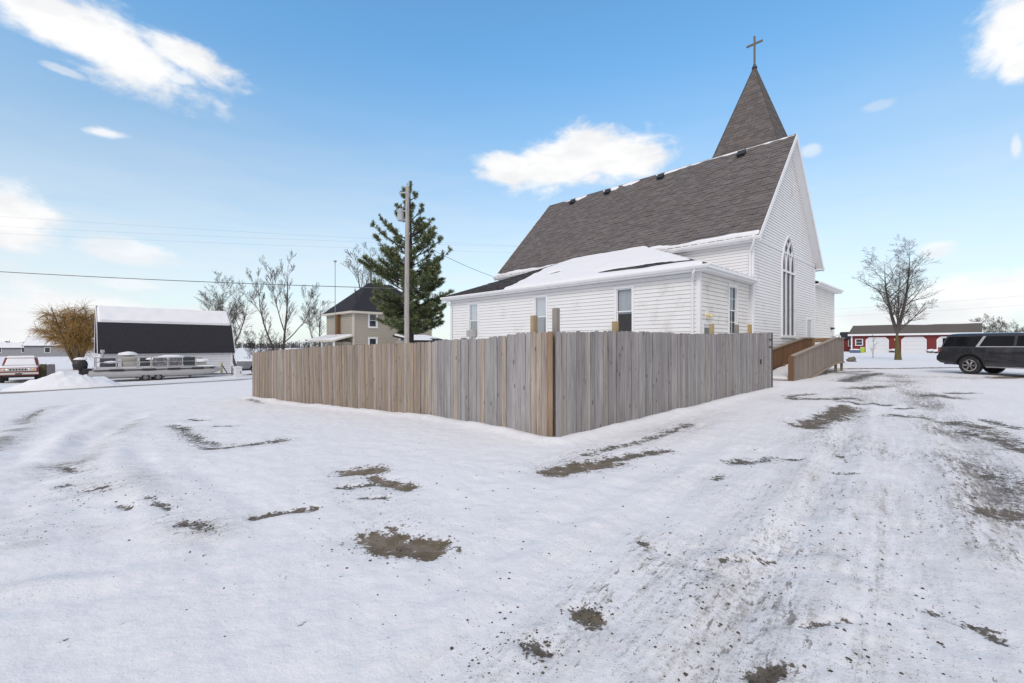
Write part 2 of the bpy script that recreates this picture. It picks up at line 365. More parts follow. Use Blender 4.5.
# ------------------------------------------------------------------ terrain
GA = math.atan2(0.698, 0.716)                       # the village grid: u runs back-right, v runs back-left
U2 = np.array([math.cos(GA), math.sin(GA)]); V2 = np.array([-math.sin(GA), math.cos(GA)])
def uv2w(u, v): return (u * U2[0] + v * V2[0], u * U2[1] + v * V2[1])
CP = np.array([(0, 0, 0), (0, 5, 0), (-5, 5, -.06), (5, 5, .03), (.75, 7.95, 0), (8.74, 15.45, .19), (11.2, 18.2, .2), (17, 23, .25), (21, 21, .3), (21, 30, .3),
    (35, 42, .31), (60, 70, .6), (100, 70, .7), (60, 130, .9), (-10.4, 18.3, -.48), (-5.6, 13.8, -.28), (-1.8, 10.9, -.08), (-26, 23, -.75), (-28, 26, -.68), (-28, 30.5, -.82), (-20, 28.5, -.66), (-22, 34, -.75),
    (-31, 35, -.72), (-17, 48, -.4), (-45, 60, -.6), (-120, 60, -1.), (0, 60, -.1), (0, 110, 0), (8, 24, .1), (20, 5, .1), (-20, 5, -.4), (0, -40, 0), (-80, -40, -.5), (80, -40, .2),
    (-300, 300, -.6), (300, 300, .6), (0, 400, -.2), (0, -400, 0), (-600, 0, -1), (600, 0, .5), (0, 1500, -.5), (-1500, 1500, -1), (1500, 1500, 0)], float)
def _phi(d2): return np.sqrt(d2 + 9.0)
_A = _phi(((CP[:, None, :2] - CP[None, :, :2]) ** 2).sum(-1)); _W = np.linalg.solve(_A + 1e-6 * np.eye(len(CP)), CP[:, 2])
def gz(x, y):
    xs, ys = np.atleast_1d(np.asarray(x, float)), np.atleast_1d(np.asarray(y, float)); out = np.zeros(xs.shape)
    for (cx, cy, _), w in zip(CP, _W): out += w * _phi((xs - cx) ** 2 + (ys - cy) ** 2)
    return out if np.ndim(x) else float(out[0])
def p2g(px, py):
    """photo pixel -> point of the terrain"""
    z = 0.0
    for _ in range(30):
        Y = (CAMH - z) * F / (py - HY); z = 0.5 * z + 0.5 * gz((px - 512) / F * Y, Y)
    return ((px - 512) / F * Y, Y)
def vn(x, y, seed=0):
    xi, yi = np.floor(x).astype(np.int64), np.floor(y).astype(np.int64); fx, fy = x - xi, y - yi
    fx, fy = fx * fx * (3 - 2 * fx), fy * fy * (3 - 2 * fy)
    def h(a, b):
        n = (a * 374761393 + b * 668265263 + seed * 1442695041) & 0xffffffff
        n = ((n ^ (n >> 13)) * 1274126177) & 0xffffffff; n = n ^ (n >> 16); return (n & 0xffff) / 65535.0
    return (h(xi, yi) * (1 - fx) + h(xi + 1, yi) * fx) * (1 - fy) + (h(xi, yi + 1) * (1 - fx) + h(xi + 1, yi + 1) * fx) * fy
def fbm(x, y, sc, oct=4, seed=0):
    a, s, o = 0.5, sc, np.zeros_like(x)
    for i in range(oct): o += a * (vn(x * s, y * s, seed + i) - 0.5); a *= 0.5; s *= 2.03
    return o
def pdist(x, y, pl):
    """distance to polyline"""
    d = np.full(x.shape, 1e9)
    for (ax, ay), (bx, by) in zip(pl[:-1], pl[1:]):
        vx, vy = bx - ax, by - ay; L = vx * vx + vy * vy + 1e-9
        t = np.clip(((x - ax) * vx + (y - ay) * vy) / L, 0, 1)
        d = np.minimum(d, np.hypot(x - ax - t * vx, y - ay - t * vy))
    return d
# strokes: pixels of the photo where the snow is worn through: (points, half width m, strength, warm 0..1)
BARE = [([(380, 538), (400, 545), (425, 549)], .15, 1.25, 1), ([(430, 547), (447, 548)], .05, .9, .3), ([(352, 470), (372, 470)], .15, 1.2, 1), ([(372, 477), (388, 482), (407, 487)], .09, 1.1, .9), ([(340, 487), (372, 484)], .06, .8, .3),
    ([(365, 498), (385, 497)], .04, .8, .3), ([(253, 517), (270, 513), (313, 509)], .05, 1.0, .5), ([(172, 424), (190, 434), (212, 447)], .14, .72, .2), ([(226, 446), (250, 444), (279, 440)], .13, .95, .25), ([(192, 419), (210, 420)], .09, .8, .2), ([(218, 425), (236, 425)], .09, .75, .2),
    ([(553, 472), (580, 467), (606, 463)], .17, 1.15, .85), ([(590, 463), (630, 457), (662, 450)], .12, .85, .5), ([(585, 455), (640, 441), (690, 424)], .10, .62, .3), ([(734, 462), (762, 459)], .13, .85, .2), ([(770, 457), (790, 459)], .08, .75, .2), ([(715, 477), (725, 475)], .06, .7, .3),
    ([(578, 612), (596, 618)], .06, .8, .8), ([(570, 608), (590, 610)], .03, .75, .3), ([(530, 648), (545, 655)], .04, .65, .3), ([(762, 672), (776, 668)], .05, .72, .5), ([(183, 525), (200, 531)], .07, .72, .5), ([(60, 466), (75, 470)], .06, .72, .3), ([(62, 487), (70, 484)], .05, .8, .3), ([(80, 490), (105, 488)], .05, .7, .3), ([(25, 420), (42, 410)], .09, .62, .3), ([(118, 503), (128, 507)], .04, .6, .3), ([(150, 500), (170, 512)], .05, .55, .3),
    ([(808, 425), (828, 418), (848, 407)], .24, 1.05, .6), ([(795, 398), (830, 399), (852, 398)], .22, .8, .4), ([(845, 402), (880, 404)], .2, .8, .3), ([(790, 396), (812, 393)], .15, .85, .2), ([(846, 381), (862, 376), (876, 373)], .35, 1.0, .2), ([(855, 388), (884, 386)], .3, .85, .3),
    ([(897, 415), (920, 417)], .2, .95, .15), ([(930, 395), (948, 397)], .32, .95, .3), ([(950, 393), (968, 393)], .2, .85, .3), ([(900, 408), (912, 408)], .14, .8, .2), ([(942, 420), (975, 425), (1005, 440), (1030, 452)], .22, .72, .4), ([(960, 430), (1010, 446)], .1, .9, .2), ([(990, 512), (1030, 514)], .12, 1.0, .5),
    ([(985, 420), (1020, 428)], .13, .85, .2), ([(998, 378), (1030, 376)], .35, 1.0, .9), ([(985, 472), (1024, 492)], .14, .5, .4), ([(720, 560), (772, 558)], .025, .6, .4), ([(795, 626), (850, 621)], .02, .5, .4), ([(835, 470), (850, 474)], .06, .6, .5), ([(845, 460), (838, 452)], .05, .6, .7), ([(250, 400), (262, 403)], .1, .6, .2), ([(845, 368.6), (900, 368.4), (965, 367.2)], .34, 1.0, .6), ([(848, 371.5), (868, 371)], .25, .9, .3),
    ([(940, 612), (1000, 640)], .05, .5, .4), ([(640, 545), (655, 550)], .05, .5, .4)]
GRIME = [([(690, 690), (745, 590), (812, 490), (848, 420), (864, 388)], .13, .46), ([(735, 690), (782, 590), (836, 490), (860, 420), (870, 388)], .13, .42), ([(862, 690), (884, 560), (884, 450), (878, 392)], .14, .48), ([(925, 690), (928, 560), (908, 450), (888, 392)], .14, .4), ([(660, 683), (740, 590), (800, 500), (838, 440), (858, 400), (868, 378)], .9, .52), ([(1040, 560), (985, 470), (945, 425), (915, 395), (900, 376)], .7, .76), ([(760, 600), (860, 440), (880, 385)], 1.9, .38), ([(870, 690), (930, 560), (900, 430), (885, 380)], 2.2, .34),
    ([(840, 372), (900, 376), (960, 378)], 1.3, .75), ([(985, 430), (1060, 470)], 1.0, .42), ([(470, 690), (540, 650), (590, 600)], .35, .62), ([(745, 683), (775, 668), (700, 600)], .3, .55), ([(560, 470), (640, 440), (720, 415)], .55, .55), ([(800, 400), (850, 398)], .9, .5),
    ([(350, 480), (420, 545)], .45, .36), ([(-10, 450), (15, 430), (35, 413), (60, 405)], .35, .8), ([(60, 465), (110, 492)], .45, .6), ([(62, 500), (75, 470), (105, 440), (140, 420)], .25, .55), ([(120, 470), (150, 495), (185, 520)], .3, .5), ([(0, 595), (30, 585)], .25, .5), ([(15, 520), (28, 545)], .2, .5), ([(10, 510), (30, 525)], .25, .4), ([(165, 520), (205, 533)], .28, .6), ([(110, 440), (125, 425)], .6, .22), ([(170, 420), (215, 450), (280, 442)], .35, .35), ([(130, 470), (200, 520)], .3, .3), ([(640, 540), (670, 640)], .3, .45), ([(700, 520), (720, 560)], .35, .35), ([(85, 520), (110, 530)], .2, .4)]
RUTS = [([(712, 690), (763, 590), (824, 490), (854, 420), (867, 388)], .13, -.02), ([(893, 690), (905, 560), (896, 450), (883, 392)], .14, -.02), ([(700, 690), (770, 590), (815, 510), (846, 440), (864, 392)], .17, -.03), ([(800, 690), (845, 590), (868, 510), (876, 440), (878, 392)], .17, -.03), ([(930, 690), (935, 560), (915, 450), (896, 390)], .18, -.025), ([(1030, 540), (980, 470), (935, 415), (908, 385)], .2, -.035),
    ([(10, 470), (40, 430), (100, 404), (200, 396)], .25, -.04), ([(0, 592), (60, 586), (120, 580), (165, 566), (190, 553)], .12, .022), ([(0, 520), (40, 470), (100, 430)], .2, -.03), ([(715, 559), (770, 556), (840, 562)], .10, .018), ([(70, 470), (95, 437), (140, 412), (220, 402)], .25, -.04), ([(120, 470), (175, 510), (205, 530)], .3, .04), ([(130, 440), (155, 480), (200, 520)], .15, -.015),
    ([(310, 690), (480, 560), (600, 500), (720, 440)], .16, -.018), ([(400, 690), (560, 570), (660, 510), (760, 450)], .16, -.018)]
FENCE = [(-10.4, 18.4), (-1.79, 10.9), (0.75, 7.95), (8.74, 15.45)]
def micro(x, y):
    r = np.hypot(x, y); fade = 1 / (1 + (r / 60.0) ** 2)
    z = 0.07 * fbm(x, y, 0.35, 3, 11) + 0.035 * fbm(x, y, 1.3, 4, 3) + 0.035 * fbm(x, y, 5.0, 3, 5) * np.clip(1.5 - r / 30, 0, 1)
    lump = np.clip((-x - y * 0.25 - 1.0) / 4, 0, 1) * np.clip(1.4 - r / 30, 0, 1)        # churned snow on the left
    z += lump * (0.14 * np.abs(fbm(x, y, 1.1, 4, 21)) + 0.05 * np.maximum(0, fbm(x, y, 6.0, 3, 23) - .08))
    for pl, hw, am in RUTS_W:
        d = pdist(x + .12 * fbm(x, y, .8, 2, 9), y, pl) / hw
        z += am * (np.exp(-d * d) - 0.55 * np.exp(-(d - 1.9) ** 2 * 1.6))
    d = pdist(x, y, FENCE); z += 0.075 * np.exp(-((d - .28) / .20) ** 2) * (1 + 1.2 * fbm(x, y, 1.6, 3, 71))
    return z * np.maximum(fade, .15)
RUTS_W = [([p2g(*p) for p in pl], hw, am) for pl, hw, am in RUTS]
def gh(x, y): return float(gz(x, y) + micro(np.array([x], float), np.array([y], float))[0])

def build_ground():
    rr = np.concatenate([[0.0], np.geomspace(0.9, 60, 620), np.geomspace(61, 3000, 70)])
    th = np.concatenate([np.linspace(-75, 75, 840), np.linspace(80, 280, 41)]) * math.pi / 180
    Rg, Tg = np.meshgrid(rr, th, indexing='ij'); X, Y = (Rg * np.sin(Tg)).ravel(), (Rg * np.cos(Tg)).ravel()
    bare = np.zeros(X.shape); warm = np.full(X.shape, .4); grime = np.zeros(X.shape)
    near = np.hypot(X, Y) < 75
    x, y = X[near], Y[near]; b = np.zeros(x.shape); w = np.full(x.shape, .4); g = np.full(x.shape, .05)
    jx, jy = x + .10 * fbm(x, y, 2.2, 3, 31), y + .10 * fbm(x, y, 2.2, 3, 37)
    for pl, hw, st, wm in BARE:
        d = pdist(jx, jy, [p2g(*p) for p in pl]) / hw
        f = (.26 + .50 * st + .18 * wm) * np.exp(-0.42 * d ** 1.9) ; k = f > b; w = np.where(k, wm, w); b = np.maximum(b, f)
        g = np.maximum(g, 0.40 * np.exp(-(d / 2.6) ** 2))
    for pl, hw, st in GRIME:
        d = pdist(jx, jy, [p2g(*p) for p in pl]) / hw; g = np.maximum(g, st * np.exp(-d * d))
    g *= np.clip(1.0 + 1.9 * fbm(x, y, .9, 4, 51), .3, 1.7)
    b = np.maximum(b, np.clip((g - .55) * .6, 0, .20))
    bare[near], warm[near], grime[near] = b, w, g
    far = ~near; grime[far] = 0.06
    Z = gz(X, Y) + micro(X, Y) - 0.03 * np.clip(bare, 0, 1)
    nr, nt = len(rr), len(th); i, j = np.meshgrid(np.arange(nr - 1), np.arange(nt), indexing='ij'); j2 = (j + 1) % nt
    faces = np.stack([i * nt + j, (i + 1) * nt + j, (i + 1) * nt + j2, i * nt + j2], -1).reshape(-1, 4)[:, ::-1]
    me = bpy.data.meshes.new('ground'); n, m = len(X), len(faces)
    me.vertices.add(n); me.vertices.foreach_set('co', np.stack([X, Y, Z], -1).ravel())
    me.loops.add(m * 4); me.loops.foreach_set('vertex_index', faces.ravel().astype(np.int32))
    me.polygons.add(m); me.polygons.foreach_set('loop_start', np.arange(0, m * 4, 4, dtype=np.int32))
    try: me.polygons.foreach_set('loop_total', np.full(m, 4, dtype=np.int32))
    except Exception: pass
    me.update(calc_edges=True); me.validate()
    a = me.attributes.new('dirt', 'FLOAT_COLOR', 'POINT')
    a.data.foreach_set('color', np.stack([bare, grime, warm, np.ones(n)], -1).ravel())
    me.polygons.foreach_set('use_smooth', np.ones(len(me.polygons), bool))
    me.materials.append(M_GROUND)
    o = bpy.data.objects.new('ground', me); COL.objects.link(o); tag(o, kind='structure')
build_ground()

def road_mat():
    m = bpy.data.materials.new('snow_packed_road'); m.use_nodes = True; t = NT(m.node_tree); t.n.clear()
    uv = t.new('ShaderNodeUVMap', uv_map='UVMap').outputs[0]; sp = t.new('ShaderNodeSeparateXYZ', {0: uv})
    tc = t.new('ShaderNodeTexCoord').outputs['Object']
    n = t.noise(t.mapping(uv, (.35, 3, 1)), 1.0, 7, .65); n2 = t.noise(tc, 12, 6, .65)
    d1 = t.math('ABSOLUTE', t.math('SUBTRACT', sp.outputs[1], 0.75)); d2 = t.math('ABSOLUTE', t.math('SUBTRACT', sp.outputs[1], 2.4))
    w1 = t.sstep(t.math('SUBTRACT', d1, t.math('MULTIPLY', n, .7)), .25, -.15); w2 = t.math('MULTIPLY', t.sstep(t.math('SUBTRACT', d2, t.math('MULTIPLY', n, .5)), .1, -.2), .55)
    c = t.mix(n2, (.70, .72, .76), (.82, .84, .87))
    c = t.mix(t.math('MAXIMUM', w1, w2), c, t.mix(n2, (.14, .13, .115), (.34, .31, .27)))
    b = t.new('ShaderNodeBsdfPrincipled', {'Base Color': c, 'Roughness': .85}); t.new('ShaderNodeOutputMaterial', {0: b.outputs[0]}); return m
def build_road():
    mb = MB(); N, K = 150, 6; W = 3.4
    a, b = np.array(p2g(0, 393.5)), np.array(p2g(232, 380.6)); d = (b - a) / np.linalg.norm(b - a); nrm = np.array([-d[1], d[0]])
    L0, L1 = -30.0, np.linalg.norm(b - a) + 4.0
    P = []
    for i in range(N + 1):
        s = L0 + (L1 - L0) * i / N
        for k in range(K + 1):
            o = -0.75 + W * k / K; q = a + d * s + nrm * o
            edge = -0.10 if k in (0, K) else 0.0
            P.append((q[0], q[1], gh(q[0], q[1]) + 0.035 + edge))
    for i in range(N):
        for k in range(K):
            idx = [i * (K + 1) + k, (i + 1) * (K + 1) + k, (i + 1) * (K + 1) + k + 1, i * (K + 1) + k + 1]
            mb.face([P[q] for q in idx], uv=[(L0 + (L1 - L0) * (i + e) / N, W * (k + f) / K) for e, f in ((0, 0), (1, 0), (1, 1), (0, 1))])
    tag(mb.build('road', road_mat(), smooth=True), kind='structure')
build_road()

# ------------------------------------------------------------------ building helpers
def siding(mb, O, Rv, N, z0, z1, span, pitch, holes=(), mi=0, lap=0.026):
    """clapboards from z0 to z1; span(z) -> (s0, s1); holes = [f(z) -> (s0, s1) or None]"""
    z = z0; up = V(0, 0, 1)
    while z < z1 - 1e-4:
        zt = min(z + pitch, z1); zc = (z + zt) / 2
        sb, st = span(z + 1e-4), span(zt - 1e-4)
        cuts = [h(zc) for h in holes]; cuts = sorted([c for c in cuts if c])
        segs = []; x0 = (sb[0], st[0])
        for c in cuts: segs.append((x0, (c[0], c[0]))); x0 = (c[1], c[1])
        segs.append((x0, (sb[1], st[1])))
        for (bl, tl), (br, tr) in segs:
            if br - bl < 0.005 and tr - tl < 0.005: continue
            P = lambda s, d, zz: O + Rv * s + N * d + up * zz
            g = pitch * .095; k = g / pitch; ml, mr = bl + (tl - bl) * k, br + (tr - br) * k
            mb.face([P(ml, lap, z + g), P(mr, lap, z + g), P(tr, .012, zt), P(tl, .012, zt)], mi)
            mb.face([P(ml, .0, z + g), P(mr, .0, z + g), P(mr, lap, z + g), P(ml, lap, z + g)], mi, (.58, .57, .56))  # groove and lip faces greyed: the shade under each lap is in the colour
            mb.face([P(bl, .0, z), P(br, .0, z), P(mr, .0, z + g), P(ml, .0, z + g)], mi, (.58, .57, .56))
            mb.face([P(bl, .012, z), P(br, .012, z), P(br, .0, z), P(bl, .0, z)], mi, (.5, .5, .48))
        z = zt
def rect_hole(s0, s1, z0, z1): return lambda z: (s0, s1) if z0 < z < z1 else None

def hex_shingles(mb, P, E1, E2, reg, w=0.5, h=0.26, tone=(.158, .142, .137), var=.15, lift=.034):
    """hexagonal shingles, each its own tilted piece, clipped to reg (ccw polygon in s,t)"""
    N = E1.cross(E2).normalized()
    s0, s1 = min(p[0] for p in reg), max(p[0] for p in reg); t0, t1 = min(p[1] for p in reg), max(p[1] for p in reg)
    r = -2
    while t0 + r * h < t1:
        tb = t0 + r * h; s = s0 - w + (r % 2) * w / 2
        while s < s1 + w:
            shp = [(-.38 * w, 0), (.38 * w, 0), (.495 * w, h * .42), (.495 * w, h * 1.5), (.38 * w, 2 * h), (-.38 * w, 2 * h), (-.495 * w, h * 1.5), (-.495 * w, h * .42)]
            j = random.uniform(-.012, .012)
            poly = clip_poly([(s + a + j, tb + b) for a, b in shp], reg)
            if len(poly) > 2:
                k = 1 + random.uniform(-var, var); kb = random.uniform(-.004, .004)
                c = (tone[0] * k + kb, tone[1] * k, tone[2] * k - kb)
                lf = lift * random.uniform(.8, 1.25)
                D = lambda q: lf - .35 * lift * (q[1] - tb) / h
                pts = [P + E1 * q[0] + E2 * q[1] + N * D(q) for q in poly]
                mb.face(pts, 0, c)
                for a in range(len(poly)):
                    p, q = poly[a - 1], poly[a]
                    if max(p[1], q[1]) <= tb + h * .82 and (p[0] < q[0]):
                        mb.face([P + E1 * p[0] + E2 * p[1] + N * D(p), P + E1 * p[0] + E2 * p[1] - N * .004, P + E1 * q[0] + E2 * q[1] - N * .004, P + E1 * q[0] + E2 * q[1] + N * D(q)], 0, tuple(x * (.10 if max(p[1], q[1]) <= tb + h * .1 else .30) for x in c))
            s += w
        r += 1

def snow_sheet(mb, P, E1, E2, reg, mask, th=0.08, step=0.12, seed=0):
    """snow lying on a plane: present where mask(s,t) > 0, thinning to nothing at its edge"""
    N = E1.cross(E2).normalized()
    s0, s1 = min(p[0] for p in reg), max(p[0] for p in reg); t0, t1 = min(p[1] for p in reg), max(p[1] for p in reg)
    ns, nt = max(2, int((s1 - s0) / step)), max(2, int((t1 - t0) / step)); idx = {}
    ins = lambda s, t: min([((bx - ax) * (t - ay) - (by - ay) * (s - ax)) / (math.hypot(bx - ax, by - ay) + 1e-9) for (ax, ay), (bx, by) in zip(reg, reg[1:] + reg[:1])])
    base = len(mb.v); vs = []; mk = []
    for i in range(ns + 1):
        for j in range(nt + 1):
            s, t = s0 + (s1 - s0) * i / ns, t0 + (t1 - t0) * j / nt
            e = ins(s, t); m = min(mask(s, t), (e + .004) * 9)
            d = -.08 + th * min(1, max(0, m)) ** .6 * (1 + .35 * mnoise.noise(V(s * 1.3, t * 1.3, seed))) + .08 * min(1, max(0, m) * 5)
            vs.append(P + E1 * s + E2 * t + N * d); mk.append(m > 0 and e > -.01)
    fs = []
    for i in range(ns):
        for j in range(nt):
            q = [i * (nt + 1) + j, (i + 1) * (nt + 1) + j, (i + 1) * (nt + 1) + j + 1, i * (nt + 1) + j + 1]
            if any(mk[k] for k in q) and all(ins(s0 + (s1 - s0) * (k // (nt + 1)) / ns, t0 + (t1 - t0) * (k % (nt + 1)) / nt) > -.02 for k in q): fs.append(q)
    used = sorted({k for f in fs for k in f}); mp = {k: n for n, k in enumerate(used)}
    if fs: mb.mesh([vs[k] for k in used], [[mp[k] for k in f] for f in fs])

def sash_window(parent, P, Rv, N, w, h, fw=.09, curtain=0.0, name='window', rail=True, backing=0.0, mull=False, frame_mat=None, sill=True):
    """double-hung window with its centre-bottom at P; hangs in a hole of the wall"""
    fm = frame_mat or M_TRIM; up = V(0, 0, 1)
    mb = MB(); B = lambda lo, hi: mb.frame_box(P, Rv, N, up, lo, hi)
    B((-w / 2 - fw, -.06, 0), (-w / 2, .05, h)); B((w / 2, -.06, 0), (w / 2 + fw, .05, h)); B((-w / 2 - fw, -.06, h), (w / 2 + fw, .055, h + fw))
    B((-w / 2 - fw, -.06, -fw * .8), (w / 2 + fw, .045, 0))
    root = mb.build(name, fm, parent)
    if sill:
        m2 = MB(); m2.frame_box(P, Rv, N, up, (-w / 2 - fw - .03, .046, -fw * .8 - .04), (w / 2 + fw + .03, .10, -fw * .8 + .012)); m2.build('sill', fm, root)
    m3 = MB(); B = lambda lo, hi: m3.frame_box(P, Rv, N, up, lo, hi); t = .045
    for z0, z1, d in ((0.003, h / 2 + t / 2, -.045), (h / 2 - t / 2, h - .003, -.02)):
        B((-w / 2 + .002, d, z0), (-w / 2 + t, d + .022, z1)); B((w / 2 - t, d, z0), (w / 2 - .002, d + .022, z1)); B((-w / 2 + t, d, z0), (w / 2 - t, d + .022, z0 + t)); B((-w / 2 + t, d, z1 - t), (w / 2 - t, d + .022, z1))
        if mull:
            B((-.012, d + .002, z0 + t), (.012, d + .020, z1 - t)); B((-w / 2 + t, d + .004, (z0 + z1) / 2 - .012), (w / 2 - t, d + .018, (z0 + z1) / 2 + .012))
    m3.build('sash', fm, root)
    m4 = MB()
    for z0, z1, d in ((t, h / 2 - t / 2, -.034), (h / 2 + t / 2, h - t, -.009)):
        m4.face([P + Rv * (-w / 2 + t) + N * d + up * z0, P + Rv * (w / 2 - t) + N * d + up * z0, P + Rv * (w / 2 - t) + N * d + up * z1, P + Rv * (-w / 2 + t) + N * d + up * z1])
    m4.build('pane', M_GLASS, root)
    if curtain:
        m5 = MB(); n = 24; z0 = h * (1 - curtain)
        for i in range(n):
            a, b = -w / 2 + w * i / n, -w / 2 + w * (i + 1) / n; da, db = -.11 - .02 * math.sin(i * 1.9), -.11 - .02 * math.sin((i + 1) * 1.9)
            m5.face([P + Rv * a + N * da + up * z0, P + Rv * b + N * db + up * z0, P + Rv * b + N * db + up * h, P + Rv * a + N * da + up * h])
        m5.build('curtain', M_CURTAIN, root)
    if backing:
        m6 = MB()
        m6.frame_box(P, Rv, N, up, (-w / 2, -.2, 0), (w / 2, -.19, h * backing)); m6.build('backing', M_BACKING, root)  # dark panel added behind the panes, stands for the unlit room
    return root

X3, Y3, Z3 = V(1, 0, 0), V(0, 1, 0), V(0, 0, 1)

# ------------------------------------------------------------------ the church
def build_church():
    wx, wy = uv2w(26.9, 6.95)
    T = thing('church', 'white clapboard church with grey shingled spire and gothic window behind the wooden fence', 'church', (wx, wy, 0), GA)
    HW, L, RZ, SL = 5.35, 16.1, 12.5, 1.075          # half width, length, ridge height, roof slope
    EA = 5.72; EZ = RZ - SL * EA
    gx = -0.15                                       # gothic window
    gw, gs, gt, ga = 1.16, 2.12, 5.42, 7.3
    rise = ga - gt; GR = (gw * gw + rise * rise) / (2 * gw)
    ghw = lambda z: gw if z < gt else (gw - GR + math.sqrt(max(0, GR * GR - (z - gt) ** 2)) if z < ga else 0)
    gable = lambda z: ((-HW, HW) if z < RZ - SL * HW - .12 else (-(RZ - .12 - z) / SL, (RZ - .12 - z) / SL))
    hole_g = lambda z: (gx - ghw(z), gx + ghw(z)) if gs < z < ga - .02 else None
    # walls
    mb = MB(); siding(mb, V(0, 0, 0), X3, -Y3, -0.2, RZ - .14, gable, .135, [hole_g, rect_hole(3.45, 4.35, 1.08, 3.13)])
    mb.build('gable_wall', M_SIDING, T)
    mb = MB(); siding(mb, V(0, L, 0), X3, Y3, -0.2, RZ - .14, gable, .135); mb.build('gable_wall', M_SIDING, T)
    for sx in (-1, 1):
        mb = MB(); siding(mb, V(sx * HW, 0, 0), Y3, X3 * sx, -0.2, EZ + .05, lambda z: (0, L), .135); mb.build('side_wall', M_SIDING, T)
    for sx in (-1, 1):
        for b in (0, L):
            mb = MB(); mb.box2((sx * (HW + .03), b - .03, -.2), (sx * (HW - .10), b + .05, EZ - .15)); mb.build('corner_board', M_TRIM, T)
    mb = MB(); mb.box2((-HW + .1, -.045, 6.33), (HW - .1, -.015, 6.40)); mb.build('belt_trim', M_TRIM, T)
    # roof
    mb = MB(); e2 = V(1, 0, SL).normalized(); run = EA * math.hypot(1, SL)
    mb.prism([(-EA, EZ - .11), (-EA, EZ - .01), (0, RZ - .01), (EA, EZ - .01), (EA, EZ - .11), (0, RZ - .12)], Matrix(), -.36, L + .36)
    roof = mb.build('roof', M_ROOFGREY, T)
    mb = MB(); reg = [(0, 0), (L + .72, 0), (L + .72, run), (0, run)]
    hex_shingles(mb, V(-EA, L + .36, EZ), -Y3, V(1, 0, SL).normalized(), reg, .40, .235)
    hex_shingles(mb, V(EA, -.36, EZ), Y3, V(-1, 0, SL).normalized(), reg, .40, .235)
    mb.build('shingles', M_SHINGLE, roof)
    mb = MB(); mb.prism([(-.16, RZ - .15), (-.16, RZ - .13), (0, RZ + .04), (.16, RZ - .13), (.16, RZ - .15), (0, RZ + .02)], Matrix(), -.37, L + .37); mb.build('ridge_cap', M_ROOFGREY, roof)
    for sx in (-1, 1):                                # rake boards with their soffit, front and back
        for b0, b1, c0, c1 in ((-.40, -.362, -.36, -.004), (L + .362, L + .40, L + .004, L + .36)):
            mb = MB(); mb.prism([(sx * EA, EZ - .26), (sx * EA, EZ + .03), (sx * .012, RZ + .03), (sx * .012, RZ - .26)], Matrix(), b0, b1); mb.build('rake_board', M_TRIM, T)
            mb = MB(); mb.prism([(sx * EA, EZ - .20), (sx * EA, EZ - .115), (sx * .012, RZ - .125), (sx * .012, RZ - .21)], Matrix(), c0, c1); mb.build('rake_soffit', M_TRIM, T)
    for sx in (-1, 1):
        mb = MB(); mb.box2((sx * HW + sx * .02, -.36, EZ - .20), (sx * (EA - .005), L + .36, EZ - .13)); mb.box2((sx * (EA - .003), -.36, EZ - .22), (sx * (EA + .02), L + .36, EZ - .015))
        mb.build('fascia', M_TRIM, T)
        mb = MB(); mb.prism([(sx * (EA + .022), EZ - .16), (sx * (EA + .022), EZ - .03), (sx * (EA + .14), EZ - .02), (sx * (EA + .15), EZ - .07), (sx * (EA + .10), EZ - .16)], Matrix(), -.42, L + .4); mb.build('gutter', M_TRIM, T)
    # snow left along the ridge and in the gutter
    mb = MB()
    spots = [(13.6, .9, .5), (10.7, .9, .5), (9.3, .9, .5), (6.8, .8, .45), (6.2, .6, .3), (14.6, .4, .2), (2.4, .5, .25)]
    def ridge_mask(s, t):
        b = L + .36 - s; d = run - t; m = -1
        for bb, w, h in spots: m = max(m, 1 - ((b - bb) / w) ** 2 - (max(0, d - .02) / h) ** 2)
        if b < 7.5: m = max(m, .9 - (d / .22) ** 2)
        return m + .5 * mnoise.noise(V(b * 2.3, d * 3, 0)) - .1
    snow_sheet(mb, V(-EA, L + .36, EZ + .03), -Y3, e2, [(0, run - 1.1), (L + .72, run - 1.1), (L + .72, run), (0, run)], ridge_mask, .05, .09, 3)
    snow_sheet(mb, V(-EA - .05, L + .36, EZ + .015), -Y3, e2, [(0, 0), (L + .72, 0), (L + .72, .5), (0, .5)], lambda s, t: 1.0 + .5 * mnoise.noise(V(s * .8, t * 2, 7)) - t * 2.6, .07, .1, 5)
    mb.build('snow_cover', M_SNOW, roof, smooth=True)
    for b in (13.8, 10.8, 6.9, 2.15):                 # roof vents
        mb = MB(); M = Matrix.Translation((-.42, b, RZ - SL * .42)) @ Matrix.Rotation(-math.atan(SL), 4, 'Y')
        mb.box(0, 0, .09, .36, .36, .18, M); mb.box(.0, 0, .19, .44, .44, .03, M)
        mb.build('roof_vent', M_BLACK, T)
    # gothic window
    mb = MB(); pts = [V(gx - gw, -.02, gs)] + [V(gx - ghw(z), -.02, z) for z in np.linspace(gt, ga, 14)]
    pr = [V(2 * gx - p.x, p.y, p.z) for p in pts][::-1][1:]
    loop = pts + pr
    for p, q in zip(loop[:-1], loop[1:]):
        mb.bar(p, q, .10, .12, up=(0, 1, 0))
    mb.box2((gx - gw - .10, -.11, gs - .10), (gx + gw + .10, .03, gs + .03))
    win = mb.build('gothic_window', M_TRIM, T)
    mb = MB(); ms = (-gw / 3, gw / 3)
